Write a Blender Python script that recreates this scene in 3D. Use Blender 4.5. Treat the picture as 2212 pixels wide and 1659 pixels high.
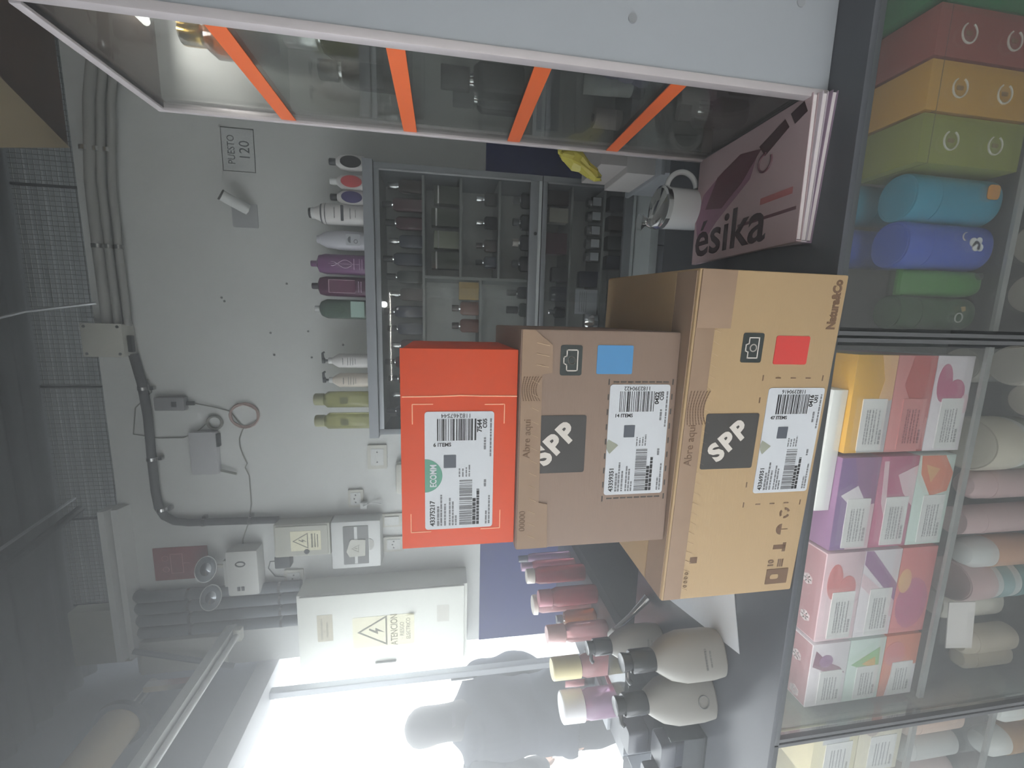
import bpy, bmesh, math, random
from mathutils import Vector, Matrix, Euler
random.seed(7)
R = math.radians
for o in list(bpy.data.objects): bpy.data.objects.remove(o)
sc = bpy.context.scene
COL = sc.collection

# ------------------------------------------------------------------ camera (phone held sideways: roll of 90 degrees)
YAW, PITCH = R(9.0), R(9.4)
fw = Vector((-math.sin(YAW)*math.cos(PITCH), math.cos(YAW)*math.cos(PITCH), -math.sin(PITCH)))
rt = Vector((math.cos(YAW), math.sin(YAW), 0))
up = rt.cross(fw)
cd = bpy.data.cameras.new('camera'); cam = bpy.data.objects.new('camera', cd); COL.objects.link(cam)
cd.sensor_fit = 'HORIZONTAL'; cd.sensor_width = 36; cd.lens = 36*900/2212; cd.clip_start = .02
m = Matrix((( -up.x, rt.x, -fw.x, 0), (-up.y, rt.y, -fw.y, 0), (-up.z, rt.z, -fw.z, 1.52), (0, 0, 0, 1)))
cam.matrix_world = m
sc.camera = cam
# ------------------------------------------------------------------ world, light, exposure
w = bpy.data.worlds.new('overcast_sky'); sc.world = w; w.use_nodes = True
w.node_tree.nodes['Background'].inputs[0].default_value = (.90, .96, 1, 1)
w.node_tree.nodes['Background'].inputs[1].default_value = 6.2
vs = sc.view_settings
vs.view_transform = 'Standard'; vs.look = 'None'; vs.gamma = 1; vs.use_curve_mapping = False; vs.exposure = .36

cy = sc.cycles                      # light-path limits only: keeps the hazy interior quick to trace
cy.max_bounces = 5; cy.diffuse_bounces = 2; cy.glossy_bounces = 3; cy.transmission_bounces = 4; cy.transparent_max_bounces = 14; cy.volume_bounces = 0
cy.use_adaptive_sampling = True; cy.adaptive_threshold = .05; cy.use_denoising = True; cy.use_light_tree = False
cy.caustics_reflective = False; cy.caustics_refractive = False

# ------------------------------------------------------------------ helpers
def lin(c):
    c = c/255
    return c/12.92 if c <= .04045 else ((c+.055)/1.055)**2.4
def rgb(t): return (lin(t[0]), lin(t[1]), lin(t[2]), 1)
MATS = {}
def mat(name, col, rough=.5, metal=0, var=.08, scale=30, bump=0, spec=.5, emit=0, coat=0, sss=0, stretch=None):
    if name in MATS: return MATS[name]
    M = bpy.data.materials.new(name); M.use_nodes = True
    nt = M.node_tree; b = nt.nodes['Principled BSDF']
    b.inputs['Roughness'].default_value = rough; b.inputs['Metallic'].default_value = metal
    b.inputs['Specular IOR Level'].default_value = spec; b.inputs['Coat Weight'].default_value = coat
    tc = nt.nodes.new('ShaderNodeTexCoord'); nz = nt.nodes.new('ShaderNodeTexNoise')
    nz.inputs['Scale'].default_value = scale; nz.inputs['Detail'].default_value = 4
    src = tc.outputs['Object']
    if stretch:
        mp = nt.nodes.new('ShaderNodeMapping'); mp.inputs['Scale'].default_value = stretch
        nt.links.new(src, mp.inputs[0]); src = mp.outputs[0]
    nt.links.new(src, nz.inputs['Vector'])
    mx = nt.nodes.new('ShaderNodeMix'); mx.data_type = 'RGBA'
    c = rgb(col)
    mx.inputs[6].default_value = tuple(max(0, v*(1-var)) for v in c[:3])+(1,)
    mx.inputs[7].default_value = tuple(min(1, v*(1+var)) for v in c[:3])+(1,)
    nt.links.new(nz.outputs['Fac'], mx.inputs[0]); nt.links.new(mx.outputs[2], b.inputs['Base Color'])
    if bump:
        bp = nt.nodes.new('ShaderNodeBump'); bp.inputs['Strength'].default_value = bump; bp.inputs['Distance'].default_value = .003
        nt.links.new(nz.outputs['Fac'], bp.inputs['Height']); nt.links.new(bp.outputs[0], b.inputs['Normal'])
    if emit:
        b.inputs['Emission Color'].default_value = c; b.inputs['Emission Strength'].default_value = emit; M.cycles.emission_sampling = 'NONE'
    MATS[name] = M; return M
def glass(name, tint=(255, 255, 255), rough=.02, refl=.6, body=0, bodycol=(255, 255, 255)):
    """clear pane: tinted see-through plus fresnel reflection, optional milky body"""
    if name in MATS: return MATS[name]
    M = bpy.data.materials.new(name); M.use_nodes = True
    nt = M.node_tree; nt.nodes.remove(nt.nodes['Principled BSDF']); out = nt.nodes['Material Output']
    tr = nt.nodes.new('ShaderNodeBsdfTransparent'); tr.inputs[0].default_value = rgb(tint)
    gl = nt.nodes.new('ShaderNodeBsdfGlossy'); gl.inputs['Roughness'].default_value = rough
    fr = nt.nodes.new('ShaderNodeFresnel'); fr.inputs[0].default_value = 1.45
    mu = nt.nodes.new('ShaderNodeMath'); mu.operation = 'MULTIPLY'; mu.inputs[1].default_value = refl
    nz = nt.nodes.new('ShaderNodeTexNoise'); nz.inputs['Scale'].default_value = 6
    nt.links.new(fr.outputs[0], mu.inputs[0])
    a = tr
    if body:
        df = nt.nodes.new('ShaderNodeBsdfDiffuse'); df.inputs[0].default_value = rgb(bodycol)
        m1 = nt.nodes.new('ShaderNodeMixShader'); mm = nt.nodes.new('ShaderNodeMath'); mm.operation = 'MULTIPLY_ADD'
        mm.inputs[1].default_value = body*.3; mm.inputs[2].default_value = body*.85
        nt.links.new(nz.outputs['Fac'], mm.inputs[0]); nt.links.new(mm.outputs[0], m1.inputs[0])
        nt.links.new(tr.outputs[0], m1.inputs[1]); nt.links.new(df.outputs[0], m1.inputs[2]); a = m1
    ms = nt.nodes.new('ShaderNodeMixShader')
    nt.links.new(mu.outputs[0], ms.inputs[0]); nt.links.new(a.outputs[0], ms.inputs[1]); nt.links.new(gl.outputs[0], ms.inputs[2])
    nt.links.new(ms.outputs[0], out.inputs[0])
    MATS[name] = M; return M

def link(name, me, material, parent=None, loc=(0, 0, 0), rot=(0, 0, 0)):
    o = bpy.data.objects.new(name, me); COL.objects.link(o)
    if material and not len(me.materials): me.materials.append(material)
    o.location = loc; o.rotation_euler = rot
    if parent: o.parent = parent
    return o
class MB:
    def __init__(s): s.v = []; s.f = []
    def box(s, x0, x1, y0, y1, z0, z1):
        i = len(s.v)
        s.v += [(x0, y0, z0), (x1, y0, z0), (x1, y1, z0), (x0, y1, z0), (x0, y0, z1), (x1, y0, z1), (x1, y1, z1), (x0, y1, z1)]
        s.f += [tuple(i+k for k in q) for q in ((0, 3, 2, 1), (4, 5, 6, 7), (0, 1, 5, 4), (1, 2, 6, 5), (2, 3, 7, 6), (3, 0, 4, 7))]
        return s
    def loft(s, secs, seg=20, n=2.0, caps=True, off=(0, 0, 0)):
        """stack of superellipse rings: (z, rx, ry[, cx, cy])"""
        rings = []
        for q in secs:
            z, rx, ry = q[:3]; cx, cy = (q[3], q[4]) if len(q) > 3 else (0, 0)
            ring = []
            for k in range(seg):
                a = 2*math.pi*k/seg; c, d = math.cos(a), math.sin(a)
                ring.append(len(s.v))
                s.v.append((off[0]+cx+rx*math.copysign(abs(c)**(2/n), c), off[1]+cy+ry*math.copysign(abs(d)**(2/n), d), off[2]+z))
            rings.append(ring)
        for a, b in zip(rings, rings[1:]):
            for k in range(seg):
                s.f.append((a[k], a[(k+1) % seg], b[(k+1) % seg], b[k]))
        if caps: s.f.append(tuple(reversed(rings[0]))); s.f.append(tuple(rings[-1]))
        return s
    def tube(s, pts, r, seg=8, caps=True):
        pts = [Vector(p) for p in pts]; rr = r if isinstance(r, (list, tuple)) else [r]*len(pts)
        rings = []; prev = None
        for i, p in enumerate(pts):
            t = (pts[min(i+1, len(pts)-1)]-pts[max(i-1, 0)]).normalized()
            if prev is None:
                a = t.cross(Vector((0, 0, 1)))
                if a.length < .1: a = t.cross(Vector((1, 0, 0)))
            else: a = prev-t*prev.dot(t)
            a.normalize(); prev = a; b = t.cross(a); ring = []
            for k in range(seg):
                an = 2*math.pi*k/seg; ring.append(len(s.v)); s.v.append(tuple(p+(a*math.cos(an)+b*math.sin(an))*rr[i]))
            rings.append(ring)
        for a, b in zip(rings, rings[1:]):
            for k in range(seg): s.f.append((a[k], a[(k+1) % seg], b[(k+1) % seg], b[k]))
        if caps: s.f.append(tuple(reversed(rings[0]))); s.f.append(tuple(rings[-1]))
        return s
    def prism(s, poly, a0, a1, axis='y'):
        """closed 2d outline (x,z) pushed along y, or (x,y) along z, or (y,z) along x"""
        i = len(s.v); n = len(poly)
        mk = {'y': lambda p, d: (p[0], d, p[1]), 'z': lambda p, d: (p[0], p[1], d), 'x': lambda p, d: (d, p[0], p[1])}[axis]
        s.v += [mk(p, a0) for p in poly]+[mk(p, a1) for p in poly]
        s.f.append(tuple(range(i, i+n))); s.f.append(tuple(range(i+2*n-1, i+n-1, -1)))
        for k in range(n): s.f.append((i+k, i+n+k, i+n+(k+1) % n, i+(k+1) % n))
        return s
    def mesh(s, name, bevel=0, seg=2, smooth=True, angle=38):
        bm = bmesh.new(); vs_ = [bm.verts.new(v) for v in s.v]
        for f in s.f:
            try: bm.faces.new([vs_[k] for k in f])
            except ValueError: pass
        bmesh.ops.recalc_face_normals(bm, faces=bm.faces)
        if bevel:
            ed = [e for e in bm.edges if len(e.link_faces) == 2 and e.calc_face_angle(0) > .5]
            bmesh.ops.bevel(bm, geom=ed, offset=bevel, segments=seg, affect='EDGES', profile=.6, clamp_overlap=True)
        me = bpy.data.meshes.new(name); bm.to_mesh(me); bm.free()
        if smooth:
            me.shade_smooth(); me.set_sharp_from_angle(angle=R(angle))
        return me
    def build(s, name, material, parent=None, loc=(0, 0, 0), rot=(0, 0, 0), bevel=0, seg=2, smooth=True, angle=38):
        return link(name, s.mesh(name, bevel, seg, smooth, angle), material, parent, loc, rot)
def bx(name, x0, x1, y0, y1, z0, z1, m_, parent=None, bevel=0, loc=(0, 0, 0), rot=(0, 0, 0)):
    return MB().box(x0, x1, y0, y1, z0, z1).build(name, m_, parent, loc, rot, bevel)
def tag(o, label, cat, group=None):
    o['label'] = label; o['category'] = cat
    if group: o['group'] = group
    return o
def thing(name, label, cat, loc=(0, 0, 0), rz=0, group=None):
    o = bpy.data.objects.new(name, None); COL.objects.link(o); o.empty_display_size = .05
    o.location = loc; o.rotation_euler = (0, 0, rz)
    return tag(o, label, cat, group)
def struct(o): o['kind'] = 'structure'; return o
def rrect(wd, ht, r, n=4):
    out = []
    for cx, cz, a0 in ((wd/2-r, ht/2-r, 0), (-wd/2+r, ht/2-r, 90), (-wd/2+r, -ht/2+r, 180), (wd/2-r, -ht/2+r, 270)):
        for k in range(n+1):
            a = R(a0+90*k/n); out.append((cx+r*math.cos(a), cz+r*math.sin(a)))
    return out
def plate(name, x0, x1, z0, z1, y, m_, parent, r=.002, t=.0006, ang=0):
    """thin printed patch or sticker on a face that looks towards -y (its face at y-t)"""
    mb = MB().prism(rrect(abs(x1-x0), abs(z1-z0), min(r, abs(x1-x0)*.45, abs(z1-z0)*.45)), -t, 0)
    return mb.build(name, m_, parent, ((x0+x1)/2, y, (z0+z1)/2), (0, ang, 0), smooth=False)
def text(name, s, size, m_, parent, loc, rot=(R(90), 0, 0), align='CENTER', bold=0, sx=1, ext=.0002, space=1):
    cu = bpy.data.curves.new(name, 'FONT'); cu.body = s; cu.size = size; cu.align_x = align; cu.align_y = 'CENTER'
    cu.extrude = ext; cu.offset = bold; cu.resolution_u = 3; cu.space_character = space
    o = bpy.data.objects.new(name, cu); COL.objects.link(o)
    dg = bpy.context.evaluated_depsgraph_get(); me = bpy.data.meshes.new_from_object(o.evaluated_get(dg))
    bpy.data.objects.remove(o); bpy.data.curves.remove(cu)
    me.materials.clear(); me.materials.append(m_)
    t = link(name, me, m_, parent, loc, rot); t.scale = (sx, 1, 1)
    return t
def copy_tree(o, loc, rz=None, label=None, group=None):
    r = o.copy(); COL.objects.link(r); r.location = loc
    if rz is not None: r.rotation_euler = (0, 0, rz)
    if label: r['label'] = label
    if group: r['group'] = group
    for ch in o.children:
        c = ch.copy(); COL.objects.link(c); c.parent = r
        for g in ch.children:
            d = g.copy(); COL.objects.link(d); d.parent = c
    return r

# ------------------------------------------------------------------ materials
WALL = mat('painted_plaster', (232, 234, 232), .8, var=.05, scale=5, bump=.15)
BLUE = mat('blue_wall_paint', (48, 56, 122), .7, var=.08, scale=5)
DKWALL = mat('dark_backing', (70, 70, 70), .95, var=.35, scale=9, bump=.5)
ROOF = mat('weathered_roof_sheet', (92, 96, 98), .8, var=.3, scale=4)
CONC = mat('concrete', (165, 165, 162), .9, var=.15, scale=8)
FLOOR = mat('floor_tile', (120, 118, 115), .6, var=.12, scale=6)
WHITE = mat('white_plastic', (228, 230, 228), .4, var=.03)
OFFW = mat('off_white_plastic', (216, 215, 205), .45, var=.04)
CREAM = mat('cream_enamel', (244, 246, 238), .45, var=.04)
LAMIN = mat('white_melamine', (166, 170, 176), .45, var=.05, scale=4)
ALU = mat('aluminium', (190, 193, 196), .35, metal=.6, var=.06)
DGREY = mat('dark_grey_plastic', (70, 73, 76), .5)
BLACK = mat('black_plastic', (28, 28, 30), .35)
BLACKM = mat('black_laminate', (80, 82, 88), .28, var=.12, scale=40)
STEEL = mat('steel', (200, 200, 200), .2, metal=1)
CHROME = mat('chrome', (230, 230, 232), .08, metal=1)
CONDUIT = mat('grey_conduit', (110, 116, 122), .45)
HOSE = mat('dark_hose', (84, 86, 88), .5)
PIPE = mat('pale_pvc_pipe', (176, 176, 172), .5, var=.1)
ORTAPE = mat('orange_tape', (238, 112, 58), .5, var=.05)
WOOD = mat('brown_board', (112, 90, 78), .7, var=.2, scale=4, stretch=(1, 8, 8))
BEIGE = mat('beige_board', (206, 186, 150), .7, var=.08, scale=4)
PANE = glass('clear_glass', (236, 240, 238), refl=.55)
PANE2 = glass('dusty_glass', (250, 251, 251), refl=.45, body=.012, bodycol=(205, 208, 208))
ACRYL = glass('clear_acrylic', (235, 238, 242), refl=.9)
WRAP = glass('clear_film', (238, 240, 240), rough=.06, refl=1.0, body=.06)
INK = mat('black_ink', (34, 34, 36), .6)
GREYINK = mat('grey_ink', (120, 120, 124), .6)
LABELW = mat('label_paper', (204, 207, 212), .5, var=.02)

# ------------------------------------------------------------------ the setting
fl = struct(bx('floor', -8, 1.5, -3, 2.6, -.1, 0, FLOOR))
wb = struct(bx('wall_back', -1.75, 1.3, 2.05, 2.2, 0, 2.98, WALL))
bx('painted_dado', -1.752, 1.3, 2.046, 2.051, 0, 1.325, BLUE, wb)
struct(bx('wall_sky_block', -1.95, 1.6, 2.62, 2.7, 2.5, 3.5, DKWALL))  # dark backing added behind the mesh to keep out the bright sky
struct(bx('wall_right', 1.3, 1.45, -3, 2.7, 0, 3.5, WALL))
struct(bx('wall_rear', -1.75, 1.3, -3.1, -3, 0, 3.5, WALL))
# corrugated roof: ridges run along x
mb = MB(); P = .082; NY = 70
ys = [-3+P/6*k for k in range(int((2.72+3)/(P/6)))]
prof = [(y, 3.27+.018*math.cos(2*math.pi*y/P)) for y in ys]
for x in (-2.5, 1.5):
    mb.v += [(x, y, z) for y, z in prof]
n = len(prof); mb.f = [(k, k+1, n+k+1, n+k) for k in range(n-1)]
rf = struct(mb.build('ceiling', ROOF, angle=80))
# moulding along the wall top near the opening, kerb between wall and mesh
tr = struct(MB().prism([(2.05, 2.93), (1.99, 2.945), (1.985, 2.965), (2.01, 2.975), (1.975, 2.985), (1.975, 3.01), (2.05, 3.01)], -1.62, -.88, 'x').build('trim_1', WALL))
# lintel and shutter housing above the street opening (left side)
struct(bx('beam_lintel', -1.93, -1.78, -3.0, 2.6, 2.36, 2.46, mat('pale_lintel', (200, 200, 204), .6), None, .006))
struct(bx('beam_header', -1.95, -1.82, -3.0, 2.7, 2.46, 3.30, mat('grey_header', (150, 155, 165), .7)))
struct(bx('wall_left', -1.9, -1.75, -3, -2.3, 0, 2.36, WALL))

# steel gate post at the opening
t = thing('gate_post', 'slim pale steel post standing at the edge of the bright street opening', 'post', (-1.86, 1.96, 0))
MB().loft([(0, .02, .02), (2.36, .02, .02)], 12, 6).build('shaft', LAMIN, t)
bx('base_plate', -.05, .05, -.05, .05, 0, .008, STEEL, t, .002)
bx('latch', -.028, -.018, -.03, .03, 1.36, 1.48, STEEL, t, .003)
# street outside
struct(bx('ground_street', -9, -8, -3, 8, -.12, -.02, CONC))
pv = struct(bx('pavement', -8, -1.95, 2.6, 8, -.1, -.001, CONC))

# wire mesh screen between the wall top and the roof
t = thing('mesh_screen', 'wire mesh screen filling the gap between the wall top and the corrugated roof', 'screen', (0, 2.14, 2.98))
mb = MB()
for k in range(150):
    x = -1.7+k*.02; mb.box(x-.0011, x+.0011, -.0011, .0011, 0, .3)
for k in range(15):
    z = .01+k*.02; mb.box(-1.7, 1.28, -.0011, .0011, z-.0011, z+.0011)
o = mb.build('wires', mat('mesh_wire', (128, 128, 122), .6), t, smooth=False); o['kind'] = 'stuff'
for x in (-1.42, -.98, -.35, .5): bx('upright', x-.005, x+.005, -.006, .006, 0, .3, DGREY, t)
tag(bx('mesh_panel_block', -.14, .14, -.03, .03, 0, .24, mat('pale_block', (190, 190, 176), .8, var=.1), None, .004, (-1.55, 2.09, 3.01)),
    'pale block standing on the wall-top moulding beside the wire mesh', 'block')
# roof truss bars
t = thing('roof_truss', 'dark steel roof truss bar under the corrugated sheets', 'truss', (0, 0, 3.2))
MB().tube([(-1.05, 1.45, -.02), (-.92, 2.12, -.02)], .016, 8).build('bar', DGREY, t)
MB().tube([(-1.0, 1.45, .03), (-.87, 2.12, .0)], .007, 6).build('brace', ALU, t)
tag(MB().tube([(.02, 2.0, 2.93), (-.02, 1.9, 3.1), (-.1, 1.7, 3.22)], .006, 6).build('roof_wire', ALU),
    'thin pale wire rising from the junction box to the roof', 'wire')

# soffit board above the glass showcase, wedge of beige board
t = thing('overhead_board', 'brown plywood board hanging under the roof above the glass showcase', 'board', (0, 0, 0))
MB().prism([(.46, 1.4), (1.3, 1.4), (1.3, 2.04), (.625, 2.04)], 2.985, 3.01, 'z').build('underside', WOOD, t)
MB().prism([(.64, 3.01), (1.3, 3.01), (1.3, 3.24), (.64, 3.24)], 2.0, 2.03, 'y').build('fascia', WOOD, t)
tag(MB().prism([(.43, 1.5), (.88, 1.5), (.615, 2.006)], 2.955, 2.984, 'z').build('beige_panel', BEIGE),
    'beige triangular board wedged under the brown plywood near the roof', 'board')

# lamps: the fluorescent batten above the opening (unlit) and an unseen aisle lamp added as front fill
t = thing('fluorescent_batten', 'unlit white fluorescent batten running along the top of the street opening', 'lamp', (-1.5, 1.965, 2.5), 0)
mb = MB().prism([(-.036, -.012), (.036, -.012), (.028, .034), (-.028, .034)], -.9, 0, 'y')
mb.build('housing', WHITE, t, bevel=.002)
MB().tube([(0, -.88, -.026), (0, -.03, -.026)], .013, 12).build('tube', mat('milky_tube', (240, 242, 240), .25), t)
for y in (-.9, -.03): bx('end_cap', -.03, .03, y-.012, y+.02, -.045, .034, OFFW, t, .004)
bx('bracket', -.012, .012, -.3, -.27, .03, .2, STEEL, t)
bx('bracket', -.012, .012, -.7, -.67, .03, .2, STEEL, t)
LAMP = mat('added_lamp_tube', (255, 250, 240), .4, emit=1)
def added_aisle_lamp(loc, power, label, sz=(1.2, .12)):
    t = thing('added_aisle_lamp', label, 'lamp', loc)
    bx('housing', -sz[0]/2-.03, sz[0]/2+.03, -.08, .08, .02, .07, WHITE, t, .006)
    MB().tube([(-sz[0]/2, -.03, 0), (sz[0]/2, -.03, 0)], .014, 10).build('tube', LAMP, t)
    MB().tube([(-sz[0]/2, .03, 0), (sz[0]/2, .03, 0)], .014, 10).build('tube', LAMP, t)
    L = bpy.data.lights.new('added_fill_light', 'AREA'); L.shape = 'RECTANGLE'; L.size = sz[0]; L.size_y = sz[1]; L.energy = power; L.color = (1, .97, .92)
    o = bpy.data.objects.new('added_fill_light', L); COL.objects.link(o); o.parent = t; o.location = (0, 0, -.03)
added_aisle_lamp((-.3, -2.3, 2.25), 46, 'twin-tube fill lamp added over the aisle behind the camera, out of view')

# ------------------------------------------------------------------ counter: three glazed units and one long dark top
TOP = .98
tag(bx('countertop', -1.5, 1.0, .515, 1.0, .970, TOP, BLACKM, None, .002), 'long dark grey counter top carrying the cartons and grey bottles', 'countertop')
def unit(x0, x1, label, shelves, led_fill=0):
    t = thing('display_counter', label, 'counter', ((x0+x1)/2, .52, 0), 0, 'glass fronted counter units')
    h = (x1-x0)/2
    bx('plinth', -h, h, .02, .46, 0, .12, BLACKM, t)
    bx('back_panel', -h, h, .44, .46, .12, .968, mat('unit_interior', (120, 120, 120), .7), t)
    for s in (-1, 1):
        bx('side_panel', s*(h-.004)-.003, s*(h-.004)+.003, .02, .44, .12, .968, PANE, t)
        bx('corner_post', s*(h-.004)-.003, s*(h-.004)+.003, .0, .012, .12, .968, mat('dark_alu', (105, 106, 108), .4, metal=.4), t)
    bx('front_rail', -h, h, -.003, .010, .960, .9695, DGREY, t, .0015)
    bx('glass_pane', -h+.012, h-.012, .004, .009, .12, .960, PANE2, t)
    if led_fill:  # strip and area light added to brighten the stock inside
        l = bx('added_led_strip', -h+.03, h-.03, .016, .024, .962, .968, mat('led_diffuser', (255, 255, 250), .4, emit=3), t)
        L = bpy.data.lights.new('added_led_light', 'AREA'); L.shape = 'RECTANGLE'; L.size = 2*h-.08; L.size_y = .02; L.energy = led_fill; L.color = (1, .98, .95)
        o = bpy.data.objects.new('added_led_light', L); COL.objects.link(o); o.parent = l; o.location = (0, .022, .958); o.rotation_euler = (R(12), 0, 0)
    for z in shelves:
        s = bx('shelf', -h+.012, h-.012, .035, .436, z-.008, z, PANE2, t)
        bx('shelf_edge', -h+.012, h-.012, .03, .035, z-.010, z+.001, mat('bright_shelf_edge', (160, 163, 162), .4), s)
    return t
unit(-.012, 1.0, 'glass fronted counter unit holding the blue bottles and the stacked coloured boxes', [.633, .36], .15)
unit(-.70, -.014, 'glass fronted counter unit under the cartons, filled with pink and white product boxes', [.633, .36], .4)
unit(-1.5, -.702, 'glass fronted counter unit below the grey pump bottles, holding cream cartons and amber bottles', [.633, .44, .19], .7)
# side counter along the opening
t = thing('side_counter', 'black side counter along the street opening carrying the row of pink bottles', 'counter', (-1.12, 1.38, 0))
bx('body', -.16, .16, -.36, .36, .1, .95, BLACKM, t, .003)
bx('top', -.2, .17, -.377, .4, .95, TOP, BLACKM, t, .003)
bx('plinth', -.14, .14, -.34, .34, 0, .1, BLACK, t)
bx('low_tray', -.14, .14, -.35, -.02, 0, .01, BLACKM, t)

# ------------------------------------------------------------------ cartons on the counter
CARD = mat('tan_cardboard', (178, 150, 112), .75, var=.06, scale=60, bump=.1, stretch=(1, 1, 6))
CARDG = mat('grey_brown_cardboard', (142, 120, 106), .75, var=.06, scale=60, bump=.1, stretch=(1, 1, 6))
CARDT = mat('tear_strip_cardboard', (152, 126, 104), .7, var=.07, scale=60)
ORANGE = mat('orange_carton', (212, 74, 30), .6, var=.04, scale=20)
PERF = mat('perforation_cut', (196, 170, 142), .8)
BRINK = mat('brown_ink', (112, 84, 62), .7)
DKINK = mat('charcoal_ink', (64, 60, 58), .6)
PALE = mat('pale_print', (214, 206, 198), .7)
ORLINE = mat('peach_print', (250, 178, 140), .6)
def bars(name, x0, x1, z0, z1, y, m_, parent, n=24, vertical=True):
    mb = MB(); p = 0; L = (x1-x0) if vertical else (z1-z0); rnd = random.Random(int(x0*1e5)); ws = []
    for k in range(n*2): ws.append(rnd.choice((1, 1, 2, 3)))
    sc_ = L/sum(ws)
    for k, q in enumerate(ws):
        if k % 2 == 0:
            a = p*sc_; b = (p+q)*sc_
            if vertical: mb.box(x0+a, x0+b, y-.0003, y, z0, z1)
            else: mb.box(x0, x1, y-.0003, y, z0+a, z0+b)
        p += q
    return mb.build(name, m_, parent, smooth=False)
def lines(name, rows, y, m_, parent):
    mb = MB()
    for x0, x1, z, h in rows:
        x = x0; rnd = random.Random(int((x0+z)*1e4))
        while x < x1:
            l = min(rnd.uniform(.002, .007), x1-x); mb.box(x, x+l, y-.0003, y, z-h/2, z+h/2); x += l+.0012
    o = mb.build(name, m_, parent, smooth=False); o['kind'] = 'stuff'; return o
def shipping_label(parent, x0, x1, z0, z1, y, number, code, short, route, items, emblem):
    l = plate('shipping_label', x0, x1, z0, z1, y, LABELW, parent, .004, .0008)
    W, H = x1-x0, z1-z0; yy = -.0009
    def X(f): return -W/2+W*f
    def Zf(f): return H/2-H*f
    text('order_number', number, .0088, INK, l, (X(.03), yy, Zf(.11)), align='LEFT', bold=.0002)
    lines('small_print', [(X(.03), X(.2), Zf(.19), .003), (X(.03), X(.30), Zf(.235), .0024), (X(.03), X(.22), Zf(.29), .0024), (X(.03), X(.27), Zf(.36), .0022), (X(.03), X(.24), Zf(.405), .0022), (X(.03), X(.12), Zf(.45), .0022),
          (X(.45), X(.53), Zf(.5), .0018), (X(.45), X(.52), Zf(.55), .0018), (X(.45), X(.53), Zf(.6), .0018), (X(.45), X(.55), Zf(.645), .0018), (X(.03), X(.15), Zf(.9), .0022), (X(.03), X(.28), Zf(.945), .0022), (X(.36), X(.42), Zf(.88), .0028), (X(.68), X(.78), Zf(.87), .0028), (X(.62), X(.94), Zf(.955), .0022)], yy, GREYINK, l)
    lines('address_line', [(X(.03), X(.26), Zf(.72), .0042), (X(.03), X(.34), Zf(.775), .0036)], yy, INK, l)
    bars('barcode', X(.03), X(.43), Zf(.69), Zf(.5), yy, GREYINK, l, 26, True)
    bars('barcode', X(.76), X(.94), Zf(.74), Zf(.16), yy, INK, l, 20, False)
    text('barcode_number', code, .0078, INK, l, (X(.967), yy, Zf(.45)), (R(90), R(-90), 0))
    text('item_count', items, .0068, INK, l, (X(.725), yy, Zf(.25)), (R(90), R(90), 0), bold=.00015)
    plate('data_patch', X(.53), X(.64), Zf(.45), Zf(.27), yy+.0003, mat('slate_patch', (84, 88, 98), .5), l, .0008, .0005)
    text('short_code', short, .0085, INK, l, (X(.88), yy, Zf(.79)), bold=.0003)
    text('route_code', route, .0075, INK, l, (X(.9), yy, Zf(.87)), bold=.0002)
    if emblem == 'ECOMM':
        r = .0225; cx = (X(.467)); pts = [(cx+r*math.cos(a), Zf(0)+r*math.sin(a)) for a in [R(180+180*k/20) for k in range(21)]]
        e = MB().prism(pts, yy-.0002, yy).build('emblem', mat('teal_print', (98, 156, 134), .6), l, smooth=False)
        text('emblem_text', 'ECOMM', .0115, LABELW, e, (cx, yy-.0004, Zf(.125)), bold=.0003, sx=.75)
    else:
        cx, cz = X(.46), Zf(.19)
        pts = [(cx, cz)]+[(cx+.017*math.cos(a), cz+.017*math.sin(a)) for a in [R(60+75*k/8) for k in range(9)]]
        MB().prism(pts, yy-.0002, yy).build('emblem', mat('sage_print', (150, 152, 136), .6), l, smooth=False)
    return l
def dashes(name, x0, x1, z0, z1, y, m_, parent, n=8, mz=4, t=.0018, top=True):
    mb = MB()
    for k in range(n+1):
        x = x0+(x1-x0)*k/n
        for z in ((z0, z1) if top else (z0,)): mb.box(x-.004, x+.004, y-.0003, y, z-t/2, z+t/2)
    for k in range(1, mz):
        z = z0+(z1-z0)*k/mz
        for x in (x0, x1): mb.box(x-t/2, x+t/2, y-.0003, y, z-.004, z+.004)
    o = mb.build(name, m_, parent, smooth=False); o['kind'] = 'stuff'; return o
def camera_icon(parent, x0, x1, z0, z1, y):
    p = plate('camera_mark', x0, x1, z0, z1, y, mat('camera_patch', (46, 52, 50), .5), parent, .003)
    W, H = x1-x0, z1-z0
    def ring(pts, m=.0007):
        mb = MB(); n = len(pts)
        for k in range(n):
            a, b = Vector(pts[k]), Vector(pts[(k+1) % n]); d = (b-a).normalized(); nrm = Vector((-d.y, d.x))*m
            a2, b2 = a-d*m, b+d*m
            mb.prism([tuple(a2+nrm), tuple(a2-nrm), tuple(b2-nrm), tuple(b2+nrm)], -.0011, -.0006)
        return mb
    s = W*.34; body = [(-s, -s*.62), (s, -s*.62), (s, s*.45), (s*.42, s*.45), (s*.3, s*.75), (-s*.3, s*.75), (-s*.42, s*.45), (-s, s*.45)]
    ring(body).build('camera_outline', PALE, p, smooth=False)
    ring([(s*.34*math.cos(R(18*k)), -s*.08+s*.34*math.sin(R(18*k))) for k in range(20)]).build('lens_outline', PALE, p, smooth=False)
def spp(parent, x0, x1, z0, z1, y, dx=0, dz=0, clip=False):
    p = plate('letter_patch', x0, x1, z0, z1, y, DKINK, parent, .003)
    text('patch_letters', 'SPP', .037, PALE, p, (dx, -.0009, dz), (R(90), R(45), 0), bold=.0019, space=1.22)
    return p
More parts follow.
